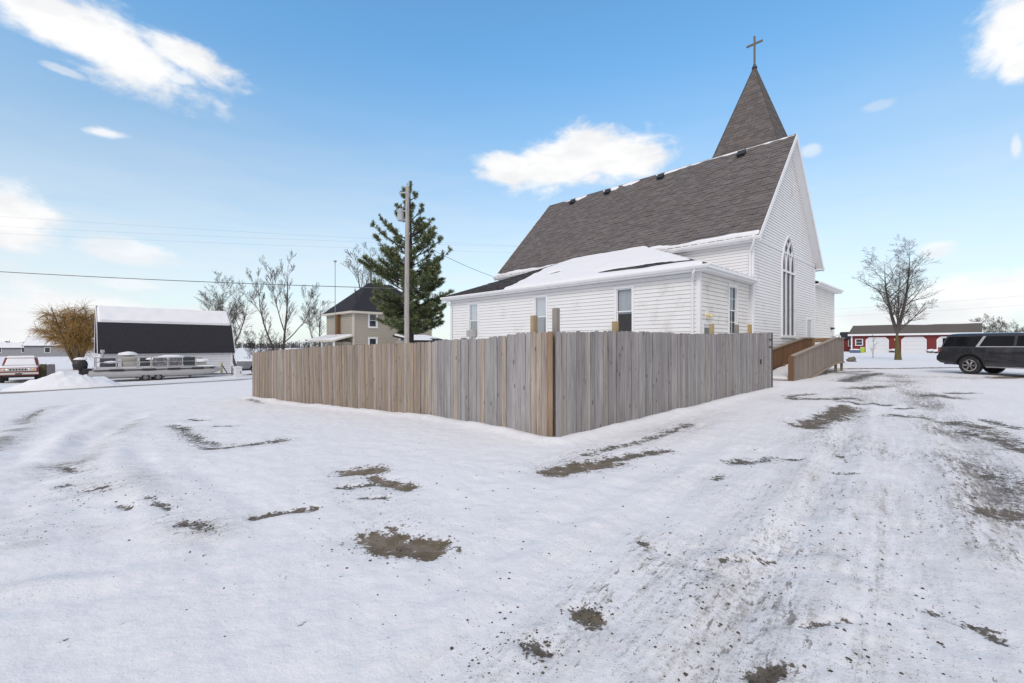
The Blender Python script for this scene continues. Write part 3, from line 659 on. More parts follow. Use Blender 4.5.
    for m in ms:
        mb.box2((gx + m - .036, -.05, gs + .03), (gx + m + .036, .03, gt - .04))
        for sg in (-1, 1):
            prev = None
            for dz in np.linspace(0, rise, 16):
                x = m + sg * (GR - math.sqrt(GR * GR - dz * dz))
                if abs(x) > ghw(gt + dz): break
                p = V(gx + x, -.012 - .004 * sg, gt + dz)
                if prev is not None: mb.bar(prev, p, .075, .07, up=(0, 1, 0))
                prev = p
    mb.box2((gx - gw + .05, -.055, gt - .05), (gx + gw - .05, .032, gt + .05))
    mb.build('tracery', M_TRIM, win)
    gl = glass_mat('church_glass', (.55, .58, .62), .10)
    mb = MB(); n = 20; zs = np.concatenate([[gs], np.linspace(gt, ga - .03, n)])
    for z0, z1 in zip(zs[:-1], zs[1:]): mb.face([V(gx - ghw(z0), .012, z0), V(gx + ghw(z0), .012, z0), V(gx + ghw(z1), .012, z1), V(gx - ghw(z1), .012, z1)])
    mb.build('pane', gl, win)
    mb = MB(); mb.face([V(gx - gw, .35, gs), V(gx + gw, .35, gs), V(gx + gw, .35, ga), V(gx - gw, .35, ga)]); mb.build('backing', pmat('pale_backing', (.24, .25, .27), .9, var=.3), win)  # flat grey panel added behind the panes, sets their tone
    # side door to the ramp
    mb = MB(); mb.box2((3.38, -.05, 1.08), (3.46, .02, 3.2)); mb.box2((4.34, -.05, 1.08), (4.42, .02, 3.2)); mb.box2((3.46, -.052, 3.12), (4.34, .02, 3.2)); fr = mb.build('door', M_TRIM, T)
    mb = MB(); mb.box2((3.465, -.025, 1.09), (4.335, .015, 3.115)); mb.build('door_leaf', pmat('grey_door', (.50, .50, .56), .5), fr)
    mb = MB(); mb.box2((4.2, -.075, 1.98), (4.27, -.027, 2.1)); mb.build('handle', M_BLACK, fr)
    # tower and spire, on the far slope of the roof behind the ridge
    cx, cy, s, zb, za = 3.45, 2.75, 1.93, 12.85, 18.85
    mb = MB()
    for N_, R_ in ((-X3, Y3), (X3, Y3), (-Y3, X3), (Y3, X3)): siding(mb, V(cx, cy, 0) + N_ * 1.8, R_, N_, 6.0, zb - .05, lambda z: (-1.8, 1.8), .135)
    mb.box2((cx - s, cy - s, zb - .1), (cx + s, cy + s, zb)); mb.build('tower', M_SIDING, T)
    mb = MB(); ins = .01
    cor = [V(cx - s, cy - s, zb), V(cx + s, cy - s, zb), V(cx + s, cy + s, zb), V(cx - s, cy + s, zb)]; ap = V(cx, cy, za)
    for i in range(4): mb.face([cor[i], cor[(i + 1) % 4], ap])
    sp = mb.build('spire', M_ROOFGREY, T)
    mb = MB()
    for i in range(4):
        p, q = cor[i], cor[(i + 1) % 4]; e1 = (q - p).normalized(); mid = (p + q) / 2; e2_ = (ap - mid).normalized(); h = (ap - mid).length
        hex_shingles(mb, p, e1, e2_, [(0, 0), (2 * s, 0), (s, h)], .40, .22, tone=(.150, .134, .127), lift=.028)
    mb.build('shingles', M_SHINGLE, sp)
    mb = MB()
    for p in cor: mb.bar(p, ap + V(0, 0, .02), .09, .05)
    mb.lathe([(.16, 0), (.13, .1), (.05, .28)], 10, Matrix.Translation((cx, cy, za - .12))); mb.build('hip_cap', M_ROOFGREY, sp)
    mb = MB(); mb.box2((cx - .048, cy - .048, za + .0), (cx + .048, cy + .048, za + 1.85)); mb.box2((cx - .045, cy - .46, za + 1.34), (cx + .045, cy - .049, za + 1.44)); mb.box2((cx - .045, cy + .049, za + 1.34), (cx + .045, cy + .46, za + 1.44))
    mb.build('cross', pmat('weathered_cross', (.16, .14, .12), .8), T)
    # ---- the wing along the near side (lean-to with hipped ends)
    A0, B0, B1, WZ = -10.42, .18, 15.2, 4.38
    ez, k, ea = 4.51, .405, -10.80
    wins = (3.3, 7.95, 13.05)
    holes = [rect_hole(b - .37, b + .37, 2.08, 3.98) for b in wins]
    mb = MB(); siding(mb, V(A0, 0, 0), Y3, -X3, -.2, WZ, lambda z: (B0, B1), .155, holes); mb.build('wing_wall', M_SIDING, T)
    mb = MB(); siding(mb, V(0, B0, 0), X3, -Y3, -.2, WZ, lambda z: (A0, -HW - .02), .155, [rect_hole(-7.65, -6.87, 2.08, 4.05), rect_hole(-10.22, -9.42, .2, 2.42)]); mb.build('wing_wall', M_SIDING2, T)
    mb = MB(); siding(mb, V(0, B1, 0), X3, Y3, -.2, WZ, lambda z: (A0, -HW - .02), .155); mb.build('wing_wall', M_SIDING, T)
    for b in (B0, B1):
        mb = MB(); mb.box2((A0 - .03, b - .04 if b == B0 else b - .1, -.2), (A0 + .11, b + .1 if b == B0 else b + .04, WZ - .02)); mb.build('corner_board', M_TRIM, T)
    mb = MB(); mb.box2((-HW - .14, B0 - .03, -.2), (-HW - .03, B0 + .03, WZ - .02)); mb.build('corner_board', M_TRIM, T)
    for b, cu in zip(wins, (.55, .52, .5)):
        w = sash_window(T, V(A0, b, 2.08), Y3, -X3, .74, 1.9, curtain=cu)
        if cu == .5:
            m2 = MB(); m2.box2((A0 - .32, b - .27, 2.13), (A0 + .1, b + .27, 2.5)); [m2.box2((A0 - .335, b - .24, 2.17 + .05 * i), (A0 - .32, b + .24, 2.195 + .05 * i)) for i in range(6)]
            m2.build('air_conditioner', pmat('ac_metal', (.45, .45, .44), .5), w)
    sash_window(T, V(-7.26, B0, 2.08), X3, -Y3, .78, 1.97, curtain=.5, mull=True)
    mb = MB(); mb.box2((-10.22, B0 - .05, .2), (-10.13, B0 + .05, 2.5)); mb.box2((-9.51, B0 - .05, .2), (-9.42, B0 + .05, 2.5)); mb.box2((-10.13, B0 - .052, 2.4), (-9.51, B0 + .05, 2.5))
    dr = mb.build('door', M_TRIM, T)
    mb = MB(); mb.box2((-10.125, B0 - .02, .21), (-9.515, B0 + .03, 2.395)); mb.build('door_leaf', pmat('white_door', (.7, .7, .7), .5), dr)
    mb = MB(); mb.box2((-10.02, B0 - .03, 1.5), (-9.62, B0 - .021, 2.28)); mb.build('pane', pmat('dark_pane', (.03, .035, .04), .08), dr)
    mb = MB(); mb.box2((-9.9 - .09, B0 - .09, 2.62), (-9.9 + .09, B0 - .015, 2.9)); lampb = mb.build('wall_lamp', M_TRIM, T)
    mb = MB(); [mb.lathe([(.0, .0), (.05, .0), (.075, .12), (.0, .13)], 10, Matrix.Translation((-9.9 + dx, B0 - .09, 2.76)) @ Matrix.Rotation(R(120), 4, 'X') @ Matrix.Rotation(R(20) * sg, 4, 'Y')) for dx, sg in ((-.09, -1), (.09, 1))]
    mb.build('lamp_head', pmat('warm_lens', (.75, .66, .35), .3), lampb)
    # wing roof: long slope and two hipped ends
    be0, be1 = B0 - .38, B1 + .35; top = -5.2; tz = ez + k * (top - ea); ins = (top - ea)
    pa, pb, pc, pd = V(ea, be0, ez), V(ea, be1, ez), V(top, be1 - ins, tz), V(top, be0 + ins, tz)
    pe, pf = V(-HW, be0, ez), V(-HW, be1, ez)
    ph, pg = V(-HW, be0 + (-HW - ea), ez + k * (-HW - ea)), V(-HW, be1 - (-HW - ea), ez + k * (-HW - ea))
    mb = MB(); up = V(0, 0, .001)
    def slab(pts, th=.07):
        lo = [p - V(0, 0, th) for p in pts]; n = len(pts); mb.face(pts); mb.face(lo[::-1])
        for i in range(n): mb.face([pts[i], lo[i], lo[(i + 1) % n], pts[(i + 1) % n]])
    slab([pa, pd, pc, pb]); slab([pa, pe, ph]); slab([pb, pg, pf]); wr = mb.build('wing_roof', M_ROOFGREY, T)
    mb = MB(); ks = math.hypot(1, k); W = be1 - be0; sl_ = ins * ks
    hex_shingles(mb, V(ea, be1, ez + .004), -Y3, V(1, 0, k).normalized(), [(0, 0), (W, 0), (W - ins, sl_), (ins, sl_)], .5, .26, tone=(.075, .07, .07))
    i2 = -HW - ea; hex_shingles(mb, V(ea, be0, ez + .004), X3, V(0, 1, k).normalized(), [(0, 0), (i2, 0), (i2, i2 * ks)], .5, .26, tone=(.085, .08, .078))
    mb.build('shingles', M_SHINGLE, wr)
    mb = MB()
    def m1(s, t):                                     # s runs from the far end; bare far hip, a bare streak near the eave
        b = be1 - s; m = .55 + .35 * mnoise.noise(V(b * .35, t * .9, 2)) + .2 * mnoise.noise(V(b * 1.6, t * 2.6, 4))
        m -= 1.6 * max(0, min(1, (b - 10.0 - .12 * t + .35 * mnoise.noise(V(t * 1.1, 0, 3))) / .6))
        m -= 1.9 * math.exp(-((b - 2.6 - .35 * t) / 1.7) ** 2 - ((t - .75 - .05 * (b - 2.6)) / .34) ** 2)
        if t < .3 and b < 9.9: m = max(m, .6)
        m -= 1.2 * math.exp(-((b - 8.6) / .35) ** 2 - ((t - 2.4) / .2) ** 2)
        return m
    snow_sheet(mb, V(ea, be1, ez + .02), -Y3, V(1, 0, k).normalized(), [(-.03, -.07), (W + .03, -.07), (W - ins + .1, sl_), (ins, sl_)], m1, .10, .09, 1)
    def m2(s, t): return .35 + .55 * mnoise.noise(V(s * .7, t * 1.4, 12)) + .2 * mnoise.noise(V(s * 2.6, t * 3, 14)) - .9 * math.exp(-((s - t / ks - .25) / .3) ** 2)
    snow_sheet(mb, V(ea, be0, ez + .02), X3, V(0, 1, k).normalized(), [(-.05, -.07), (i2, -.07), (i2, i2 * ks)], m2, .09, .1, 2)
    mb.build('snow_cover', M_SNOW, wr, smooth=True)
    mb = MB()
    mb.box2((ea + .006, be0 + .006, ez - .20), (A0, be1 - .006, ez - .135)); mb.box2((A0 + .001, be0 + .006, ez - .20), (-HW - .03, B0, ez - .135)); mb.box2((A0 + .001, B1, ez - .20), (-HW - .03, be1 - .006, ez - .135))
    mb.box2((ea - .018, be0 - .018, ez - .22), (ea + .004, be1 + .018, ez - .012)); mb.box2((ea + .005, be0 - .018, ez - .22), (-HW - .03, be0 + .004, ez - .012)); mb.box2((ea + .005, be1 - .004, ez - .22), (-HW - .03, be1 + .018, ez - .012))
    mb.build('fascia', M_TRIM, T)
    mb = MB(); ml = [(0.0, -.15), (0.0, -.03), (-.11, -.02), (-.12, -.07), (-.075, -.15)]
    mb.prism([(ea - .02 + x, ez + z) for x, z in ml], Matrix(), be0 - .16, be1 + .05)
    Mr = Matrix.Rotation(R(90), 4, 'Z'); mb.prism([(be0 - .02 + x, ez + z) for x, z in ml], Mr, -(ea - .019), -(-HW - .2)) if False else None
    mb.box2((ea - .016, be0 - .13, ez - .14), (-HW - .18, be0 - .021, ez - .03))
    mb.build('gutter', M_TRIM, T)
    def spout(name, pts, r=.045):
        m = MB(); m.tube(pts, r, 8); m.build(name, M_TRIM, T, smooth=True)
    spout('downspout', [V(ea - .05, be0 + .35, ez - .16), V(ea - .05, be0 + .42, ez - .28), V(A0 - .08, B0 + .22, ez - .55), V(A0 - .08, B0 + .22, 0)])
    spout('downspout', [V(ea - .05, be1 - .3, ez - .16), V(A0 - .08, B1 - .15, ez - .6), V(A0 - .08, B1 - .15, 0)])
    spout('downspout', [V(-EA - .08, -.2, EZ - .1), V(-EA - .05, -.15, EZ - .3), V(-HW - .1, .1, EZ - .65), V(-HW - .1, .1, ez + .2)])
    # ---- the wing on the far side
    A1, wz, ez2, k2 = 11.45, 5.35, 5.5, .25
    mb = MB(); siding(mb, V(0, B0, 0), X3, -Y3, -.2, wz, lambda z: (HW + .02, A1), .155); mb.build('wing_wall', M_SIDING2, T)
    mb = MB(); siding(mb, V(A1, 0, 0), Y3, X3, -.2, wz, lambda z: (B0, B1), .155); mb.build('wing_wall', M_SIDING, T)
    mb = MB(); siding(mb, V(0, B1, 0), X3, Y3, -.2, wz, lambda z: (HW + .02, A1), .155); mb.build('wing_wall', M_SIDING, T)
    mb = MB(); mb.box2((A1 - .1, B0 - .04, -.2), (A1 + .04, B0 + .08, wz)); mb.build('corner_board', M_TRIM, T)
    e = A1 + .38; tp = 5.3; i3 = e - tp; q = lambda a, b, z: V(a, b, z)
    mb = MB(); slab([q(e, be0, ez2), q(e, be1, ez2), q(tp, be1 - i3, ez2 + k2 * i3), q(tp, be0 + i3, ez2 + k2 * i3)]); j = e - HW; slab([q(HW, be0, ez2), q(e, be0, ez2), q(HW, be0 + j, ez2 + k2 * j)]); slab([q(e, be1, ez2), q(HW, be1, ez2), q(HW, be1 - j, ez2 + k2 * j)])
    mb.build('wing_roof', M_ROOFGREY, T)
    mb = MB(); mb.box2((HW + .03, be0 + .003, ez2 - .22), (e - .003, B0, ez2 - .14)); mb.box2((HW + .03, be0 - .02, ez2 - .24), (e + .02, be0 - .001, ez2 - .01)); mb.box2((e + .001, be0 + .001, ez2 - .24), (e + .02, be1, ez2 - .01)); mb.box2((HW + .03, be0 - .12, ez2 - .13), (e + .1, be0 - .022, ez2 - .03))
    mb.build('fascia', M_TRIM, T)
    # meters and pipes by the far corner
    for a, z in ((10.3, 1.75), (11.0, 1.85)):
        mb = MB(); mb.box2((a - .16, B0 - .17, z), (a + .16, B0 - .02, z + .42)); m = mb.build('meter_box', pmat('meter_grey', (.36, .37, .38), .5), T)
        mb = MB(); mb.lathe([(.0, .09), (.08, .08), (.1, 0)], 12, Matrix.Translation((a, B0 - .17, z + .26)) @ Matrix.Rotation(R(90), 4, 'X')); mb.build('dial', M_GLASS, m)
    spout('vent_pipe', [V(11.3, B0 - .1, 1.4), V(11.3, B0 - .1, 2.2), V(11.33, B0 - .2, 2.36), V(11.36, B0 - .34, 2.36), V(11.38, B0 - .4, 2.2)], .05)
    mb = MB(); mb.box2((10.4, B0 - .14, 2.72), (10.7, B0 - .02, 2.86)); mb.box2((10.45, B0 - .24, 2.78), (10.65, B0 - .14, 2.84)); mb.build('wall_lamp', M_BLACK, T)
build_church()

# ------------------------------------------------------------------ wooden fence
def picket_color(kind):
    k = random.uniform(.84, 1.14)
    if kind == 'brown': b = (.262, .212, .168) if random.random() < .75 else (.29, .26, .232)
    elif kind == 'tan': b = (.31, .265, .218)
    else: b = (.280, .268, .262) if random.random() < .9 else (.30, .275, .25)
    k *= 1.10; return tuple(x * k * random.uniform(.985, 1.015) for x in b)
def build_fence():
    ax, ay = FENCE[2]
    T = thing('privacy_fence', 'tall weathered wooden picket fence that turns a corner in front of the white church', 'fence', (ax, ay, 0))
    O = V(ax, ay, 0)
    runs = [(FENCE[1], FENCE[0], 'brown', -.10, -.49, 1.80, 1.83), (FENCE[2], FENCE[1], 'grey', 0.0, -.09, 1.85, 1.80), (FENCE[2], FENCE[3], 'grey2', 0.0, .19, 1.85, 1.83)]
    for (p, q, kind, z0, z1, h0, h1) in runs:
        p, q = V(p[0], p[1], 0) - O, V(q[0], q[1], 0) - O
        d = (q - p); L = d.length; d.normalize(); n = V(d.y, -d.x, 0)
        if n.dot(-(p + O)) < 0: n = -n                      # towards the camera side
        mb = MB(); s = -.02 if kind == 'grey2' else .012; lean = 0.0; i = 0
        while s < L - .03:
            w = random.choice((.138, .14, .142)); 
            t = s / L; base = z0 + (z1 - z0) * t; top = base + h0 + (h1 - h0) * t + random.uniform(-.012, .012) + (.05 * math.sin(t * 3.1) if kind == 'brown' else 0.02 * math.sin(t * 9))
            lean = lean * .8 + random.uniform(-.006, .006)
            if kind == 'brown' and .35 < t < .6: lean += .010
            bot = base - .12; wy = random.uniform(-.006, .006)
            kk = kind
            if kind == 'grey' and (s < .5): kk = 'tan'
            if kind == 'grey' and random.random() < .06: kk = 'tan'
            c = (.28, .195, .13) if (kind == 'grey' and i == 0) else picket_color('brown' if kk == 'brown' else ('tan' if kk == 'tan' else 'grey'))
            gap = .007 + (random.random() < .1) * .008
            if kind == 'grey2' and abs(t - .905) < .006: gap = .05
            a, b = s + gap / 2, s + w - gap / 2; H = top - bot; cut = .028
            P = lambda x, y, z: p + d * (x + lean * (z - bot)) + n * (y + wy) + V(0, 0, z)
            prof = [(a, bot), (b, bot), (b, top - cut), (b - cut, top), (a + cut, top), (a, top - cut)]
            uo, vo = random.uniform(0, 50), random.uniform(0, 50)
            F_ = [P(x, .045, z) for x, z in prof]; B_ = [P(x, .027, z) for x, z in prof]
            mb.face(F_, 0, c, [(x - s + uo, z + vo) for x, z in prof]); mb.face(B_[::-1], 0, c, [(x - s + uo, z + vo) for x, z in prof][::-1])
            for k in range(6):
                l = (k + 1) % 6; mb.face([F_[k], B_[k], B_[l], F_[l]], 0, tuple(x * .7 for x in c), [(uo, vo + prof[k][1]), (uo + .02, vo + prof[k][1]), (uo + .02, vo + prof[l][1]), (uo, vo + prof[l][1])])
            s += w; i += 1
        mb.build('picket_panel', M_WOOD, T, label={'brown': 'browner pickets of the far left run', 'grey': 'grey pickets with tan boards next to the corner', 'grey2': 'long grey picket run towards the ramp'}[kind])
        for hz in (.35, 1.0, 1.6):
            m = MB(); m.bar(p + d * .1 + V(0, 0, z0 + hz) - n * .012, q - d * .02 + V(0, 0, z1 + hz) - n * .012, .038, .085, c=(.3, .25, .2)); m.build('rail', M_WOOD, T)
        posts = {'brown': (1.5, 4.2, 6.9, 9.6), 'grey': (.62, 2.9), 'grey2': (.12, 1.95, 4.3, 6.55, 8.3, 9.35)}[kind]
        tops = {'brown': (0, 0, 0, -.1), 'grey': (.33, 0), 'grey2': (.42, .22, -.05, .24, .25, .27)}[kind]
        cols = {'brown': [(.3, .25, .2)] * 4, 'grey': [(.38, .29, .19), (.3, .25, .2)], 'grey2': [(.30, .275, .25), (.40, .30, .17), (.3, .25, .2), (.40, .30, .16), (.25, .235, .22), (.42, .30, .14)]}[kind]
        for s, tp, c in zip(posts, tops, cols):
            s = min(s, L - .08); base = z0 + (z1 - z0) * s / L; m = MB()
            c0 = p + d * s - n * .082; uo = random.uniform(0, 30)
            for (dx, dy), (ex, ey) in (((-1, 1), (1, 1)), ((1, 1), (1, -1)), ((1, -1), (-1, -1)), ((-1, -1), (-1, 1))):
                A, B = c0 + d * .048 * dx + n * .048 * dy, c0 + d * .048 * ex + n * .048 * ey; zb, zt = base - .2, base + h0 + tp
                m.face([A + V(0, 0, zb), B + V(0, 0, zb), B + V(0, 0, zt), A + V(0, 0, zt)], 0, c, [(uo, zb), (uo + .1, zb), (uo + .1, zt), (uo, zt)])
            m.face([c0 + d * .048 * a + n * .048 * b + V(0, 0, base + h0 + tp) for a, b in ((-1, -1), (1, -1), (1, 1), (-1, 1))], 0, tuple(x * .8 for x in c))
            m.build('post', M_WOOD, T)
        if kind == 'grey2':                                   # dark steel end post and gate hardware
            m = MB(); e = q - d * .0 + n * .035; m.frame_box(e, d, n, Z3, (0, -.09, z1 - .1), (.075, .03, z1 + 1.86)); m.build('end_post', pmat('dark_wet_wood', (.075, .07, .062), .8), T)
            for hz in (1.35, 1.6): m = MB(); m.frame_box(q + n * .05, d, n, Z3, (-.26, 0, z1 + hz), (.02, .012, z1 + hz + .05)); m.build('hinge', M_BLACK, T)
            m = MB(); g = p + d * (L * .905); m.frame_box(g + n * .048, d, n, Z3, (-.035, 0, z1 + .83), (.045, .02, z1 + .98)); m.build('latch', M_BLACK, T)
build_fence()

# ------------------------------------------------------------------ wheelchair ramp
def build_ramp():
    wx, wy = uv2w(26.9, 6.95)
    T = thing('wheelchair_ramp', 'weathered wooden wheelchair ramp with solid board sides climbing to the church side door', 'ramp', (wx, wy, 0), GA)
    b0 = -1.78; a0, a1, a2 = -6.3, 1.35, 3.3
    topz = lambda a: 1.22 + (2.03 - 1.22) * min(1, (a - a0) / (a1 - a0)); botz = lambda a: topz(a) - (.0 + 1.36)
    def panel(y, n, A0, A1, dark, name, zb):
        mb = MB(); a = A0
        while a < A1 - .02:
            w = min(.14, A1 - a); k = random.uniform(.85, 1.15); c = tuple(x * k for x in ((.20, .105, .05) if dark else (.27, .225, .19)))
            uo, vo = random.uniform(0, 40), random.uniform(0, 40); g = .003
            q = [(a + g, zb(a)), (a + w - g, zb(a + w)), (a + w - g, topz(a + w) - .03), (a + g, topz(a) - .03)]
            f = [V(x, y + n * .012, z) for x, z in q]; bk = [V(x, y - n * .012, z) for x, z in q]; uv = [(x - a + uo, z + vo) for x, z in q]
            if n < 0: mb.face(f, 0, c, uv); mb.face(bk[::-1], 0, c, uv[::-1])
            else: mb.face(f[::-1], 0, c, uv[::-1]); mb.face(bk, 0, c, uv)
            for k2 in range(4): l = (k2 + 1) % 4; mb.face([f[k2], bk[k2], bk[l], f[l]], 0, tuple(x * .7 for x in c))
            a += w
        mb.build(name, M_WOOD, T, label='reddish brown board side next to the church wall' if dark else None)
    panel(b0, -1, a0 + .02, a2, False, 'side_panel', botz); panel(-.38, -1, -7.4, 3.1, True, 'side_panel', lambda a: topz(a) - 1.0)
    for y, A0, c in ((b0, a0, (.36, .30, .24)), (-.38, -7.4, (.30, .24, .17))):
        mb = MB(); mb.bar((A0, y, topz(A0)), (a1, y, topz(a1)), .16, .045, c=c); mb.bar((a1 + .001, y, topz(a1)), (a2 - .05, y, topz(a2)), .16, .045, c=c); mb.build('cap_rail', M_WOOD, T)
        mb = MB(); mb.bar((A0 + .03, y - .035, botz(A0 + .03) + .06), (a1, y - .035, botz(a1) + .06), .04, .09, c=(.33, .27, .2)); mb.bar((a1 + .001, y - .035, botz(a1) + .06), (a2, y - .035, botz(a2) + .06), .04, .09, c=(.33, .27, .2)); mb.build('skirt_rail', M_WOOD, T)
    mb = MB(); mb.box2((a0 - .01, b0 - .03, -.1), (a0 + .02, b0 + .17, topz(a0) - .024), c=(.17, .095, .055)); mb.build('end_board', M_WOOD, T, label='reddish brown end board at the foot of the ramp')
    mb = MB(); fl = lambda a: topz(a) - .95
    for A, B in ((a0, a1), (a1, 4.8)): mb.face([V(A, b0 + .15, fl(A) if A == a0 else 1.07), V(B, b0 + .15, 1.07), V(B, -.42, 1.07), V(A, -.42, fl(A) if A == a0 else 1.07)], 0, (.3, .26, .22))
    mb.build('deck', M_WOOD, T)
    m = MB(); snow_sheet(m, V(a0, b0 + .15, fl(a0) + .02), V(a1 - a0, 0, 1.07 - fl(a0)).normalized(), Y3, [(0, 0), (7.6, 0), (7.6, 1.2), (0, 1.2)], lambda s, t: .5 + .6 * mnoise.noise(V(s, t * 2, 5)), .06, .12); m.build('snow_cover', M_SNOW, T, smooth=True)
    for a in (-2.6, -.3, 1.7, 3.15):
        for y in (b0 + .06, -.5):
            mb = MB(); mb.box2((a - .06, y - .055, -.2), (a + .06, y + .055, min(topz(a) - .05, botz(a) + .5)), c=(.25, .21, .15)); mb.build('post', M_WOOD, T)
    mb = MB(); mb.bar((4.75, -1.05, 2.0), (4.75, -.1, 2.0), .10, .12, c=(.28, .17, .08)); mb.bar((4.75, -1.05, 1.88), (4.75, -.1, 1.88), .04, .10, c=(.24, .15, .08)); mb.build('end_rail', M_WOOD, T)
    for i in range(5):
        mb = MB(); y = -.95 + i * .19; mb.box2((4.73, y - .045, 1.07), (4.77, y + .045, 1.825)); mb.build('baluster', M_TRIM, T)
    mb = MB()
    for y in (-.08,): mb.box2((4.68, y - .05, .1), (4.80, y + .05, 2.1), c=(.27, .17, .09))
    mb.build('post', M_WOOD, T)
build_ramp()

# ------------------------------------------------------------------ trees
def rv(rng, s=1.0): return V(rng.uniform(-s, s), rng.uniform(-s, s), rng.uniform(-s, s))
def branch(mb, rng, p, d, L, r0, r1, n, wander, up, sides):
    pts, rad = [V(*p)], [r0]; d = d.normalized()
    for i in range(n):
        d = (d + rv(rng, wander) + V(0, 0, up)).normalized(); pts.append(pts[-1] + d * (L / n)); rad.append(r0 + (r1 - r0) * (i + 1) / n)
    mb.tube(pts, rad, sides, caps=False); return pts, rad
def at_t(pts, rad, t):
    k = min(int(t * (len(pts) - 1)), len(pts) - 2); f = t * (len(pts) - 1) - k
    return pts[k].lerp(pts[k + 1], f), rad[k] + (rad[k + 1] - rad[k]) * f, (pts[k + 1] - pts[k]).normalized()
def sprout(mb, rng, pts, rad, L, n, lvl, cfg, t0=.25):
    for i in range(n):
        t = t0 + (1 - t0) * (i + rng.random() * .8) / n; t = min(t, .99); p, r, d = at_t(pts, rad, t)
        side = rv(rng); side = (side - d * side.dot(d)).normalized()
        side.z *= .6; ang = R(rng.uniform(*cfg['ang'])); nd = d * math.cos(ang) + side * math.sin(ang)
        l = L * rng.uniform(.6, 1.15) * (1.15 - .55 * t); rr = max(cfg['rmin'], min(r * .55, .015 * l + .003))
        q, qr = branch(mb, rng, p, nd, l, rr, max(cfg['rmin'] * .7, rr * .4), 4 if lvl < 2 else 3, cfg['wander'], cfg['up'], (5, 4, 3, 3)[min(lvl, 3)])
        if lvl + 1 < cfg['levels']: sprout(mb, rng, q, qr, l * cfg['ratio'], cfg['n'][lvl + 1], lvl + 1, cfg, .2)
def bare_tree(name, label, X, Y, H, seed, stems, limbs=9, limbL=.40, trunk_r=.16, trunk_mat=None, twig_mat=None, ang=(25, 58), up=.10, wander=.13, rmin=.009, n=(0, 6, 5, 4), group='bare winter trees', lean=(0, 0), first=.28, levels=4, cat='tree', two=False):
    rng = random.Random(seed); z = gh(X, Y) - .1
    T = thing(name, label, cat, (X, Y, z), 0, group)
    cfg = dict(ang=ang, up=up, wander=wander, rmin=rmin, levels=levels, n=(limbs,) + tuple(n[1:]), ratio=.58)
    tk, cr = MB(), MB()
    for st in stems:
        f0, ox, oy, h, k = st[:5]                 # fork height, lean x/y at the top, height, thickness
        base = V(0, 0, 0) if f0 == 0 else at_t(main, main_r, min(.97, f0 / stems[0][3]))[0]
        pts, rad = [base], [trunk_r * k * (1 - .5 * f0)]; N = 9
        for i in range(1, N + 1):
            t = i / N; pts.append(base.lerp(V(lean[0] + ox, lean[1] + oy, h * H), t) + V(rng.uniform(-.05, .05), rng.uniform(-.05, .05), 0) * H * .05 + V(ox, oy, 0) * (.25 * math.sin(t * 3.14)))
            rad.append(max(.014, trunk_r * k * (1 - .5 * f0) * (1 - t) ** .85))
        if f0 == 0: main, main_r = list(pts), list(rad)
        if f0 == 0: pts.insert(1, base.lerp(pts[1], .12)); rad[0] *= 1.4; rad.insert(1, rad[0] / 1.35)
        tk.tube(pts, rad, 9, caps=False, mi=(1 if two and f0 > 0 else 0))
        if len(st) > 5: continue
        sprout(cr, rng, pts, rad, limbL * H, int(limbs), 0, cfg, first)
    tk.build('trunk', [trunk_mat or M_BARK, M_BARK], T, smooth=True); cr.build('crown', twig_mat or M_TWIG, T)
    return T
def px(x, D): return ((x - 512) / F * D, D)
M_MOSS = pmat('mossy_bark', (0.135, 0.115, 0.05), 0.95, var=0.45, vscale=4, bump=0.7, bscale=22, stretch=(1, 1, .35), spec=.15, dirt=((.06, .05, .04), .4, 6))
bare_tree('bare_tree', 'leafless tree with mossy forked trunk on the lawn before the red barn', *px(898, 42), 10.0, 29, [(0, -.1, 0, .34, 1.5, 0), (.26, -1.0, .3, .90, .95), (.26, .9, -.2, 1.0, 1.0), (.24, -.3, -.5, .8, .6)], limbs=13, limbL=.315, trunk_r=.19, trunk_mat=M_MOSS, first=.04, ang=(38, 62), up=.06, wander=.06, n=(0, 7, 6, 4), rmin=.0065, two=True)
bare_tree('bare_tree', 'tall leafless tree with two thin stems above the low end of the fence', *px(281, 45), 10.2, 12, [(0, .7, 0, 1.0, 1.0), (.03, -2.6, .5, .88, .8), (.25, 2.9, 0, .68, .5), (.35, -.9, 0, .92, .5)], limbs=10, limbL=.24, trunk_r=.14, first=.3, ang=(18, 40), up=.10, wander=.06, n=(0, 7, 5, 4), rmin=.0075)
bare_tree('bare_tree', 'leafless spreading tree standing behind the right end of the dark shed', *px(236, 48), 8.6, 21, [(0, -.9, 0, .55, 1.2), (.25, -1.6, .4, 1.0, .9), (.2, 1.3, 0, .85, .7), (.3, -2.9, .6, .8, .6)], limbs=10, limbL=.35, trunk_r=.13, first=.2, ang=(24, 52), up=.06, wander=.07, n=(0, 7, 6, 4), rmin=.007)
bare_tree('bare_tree', 'dark leafless tree rising behind the beige house roof', *px(371, 66), 16.2, 31, [(0, 0, 0, 1.0, 1.2), (.35, -2, 0, .9, .8), (.35, 1.8, 0, .93, .8)], limbs=9, limbL=.25, trunk_r=.26, first=.35, n=(0, 5, 5, 3), rmin=.014)
bare_tree('bare_tree', 'small leafless tree left of the beige house porch', *px(318, 62), 8.0, 41, [(0, .3, 0, 1.0, 1.0), (.1, -1.2, 0, .8, .7)], limbs=8, limbL=.38, trunk_r=.12, n=(0, 5, 4, 3), rmin=.012)
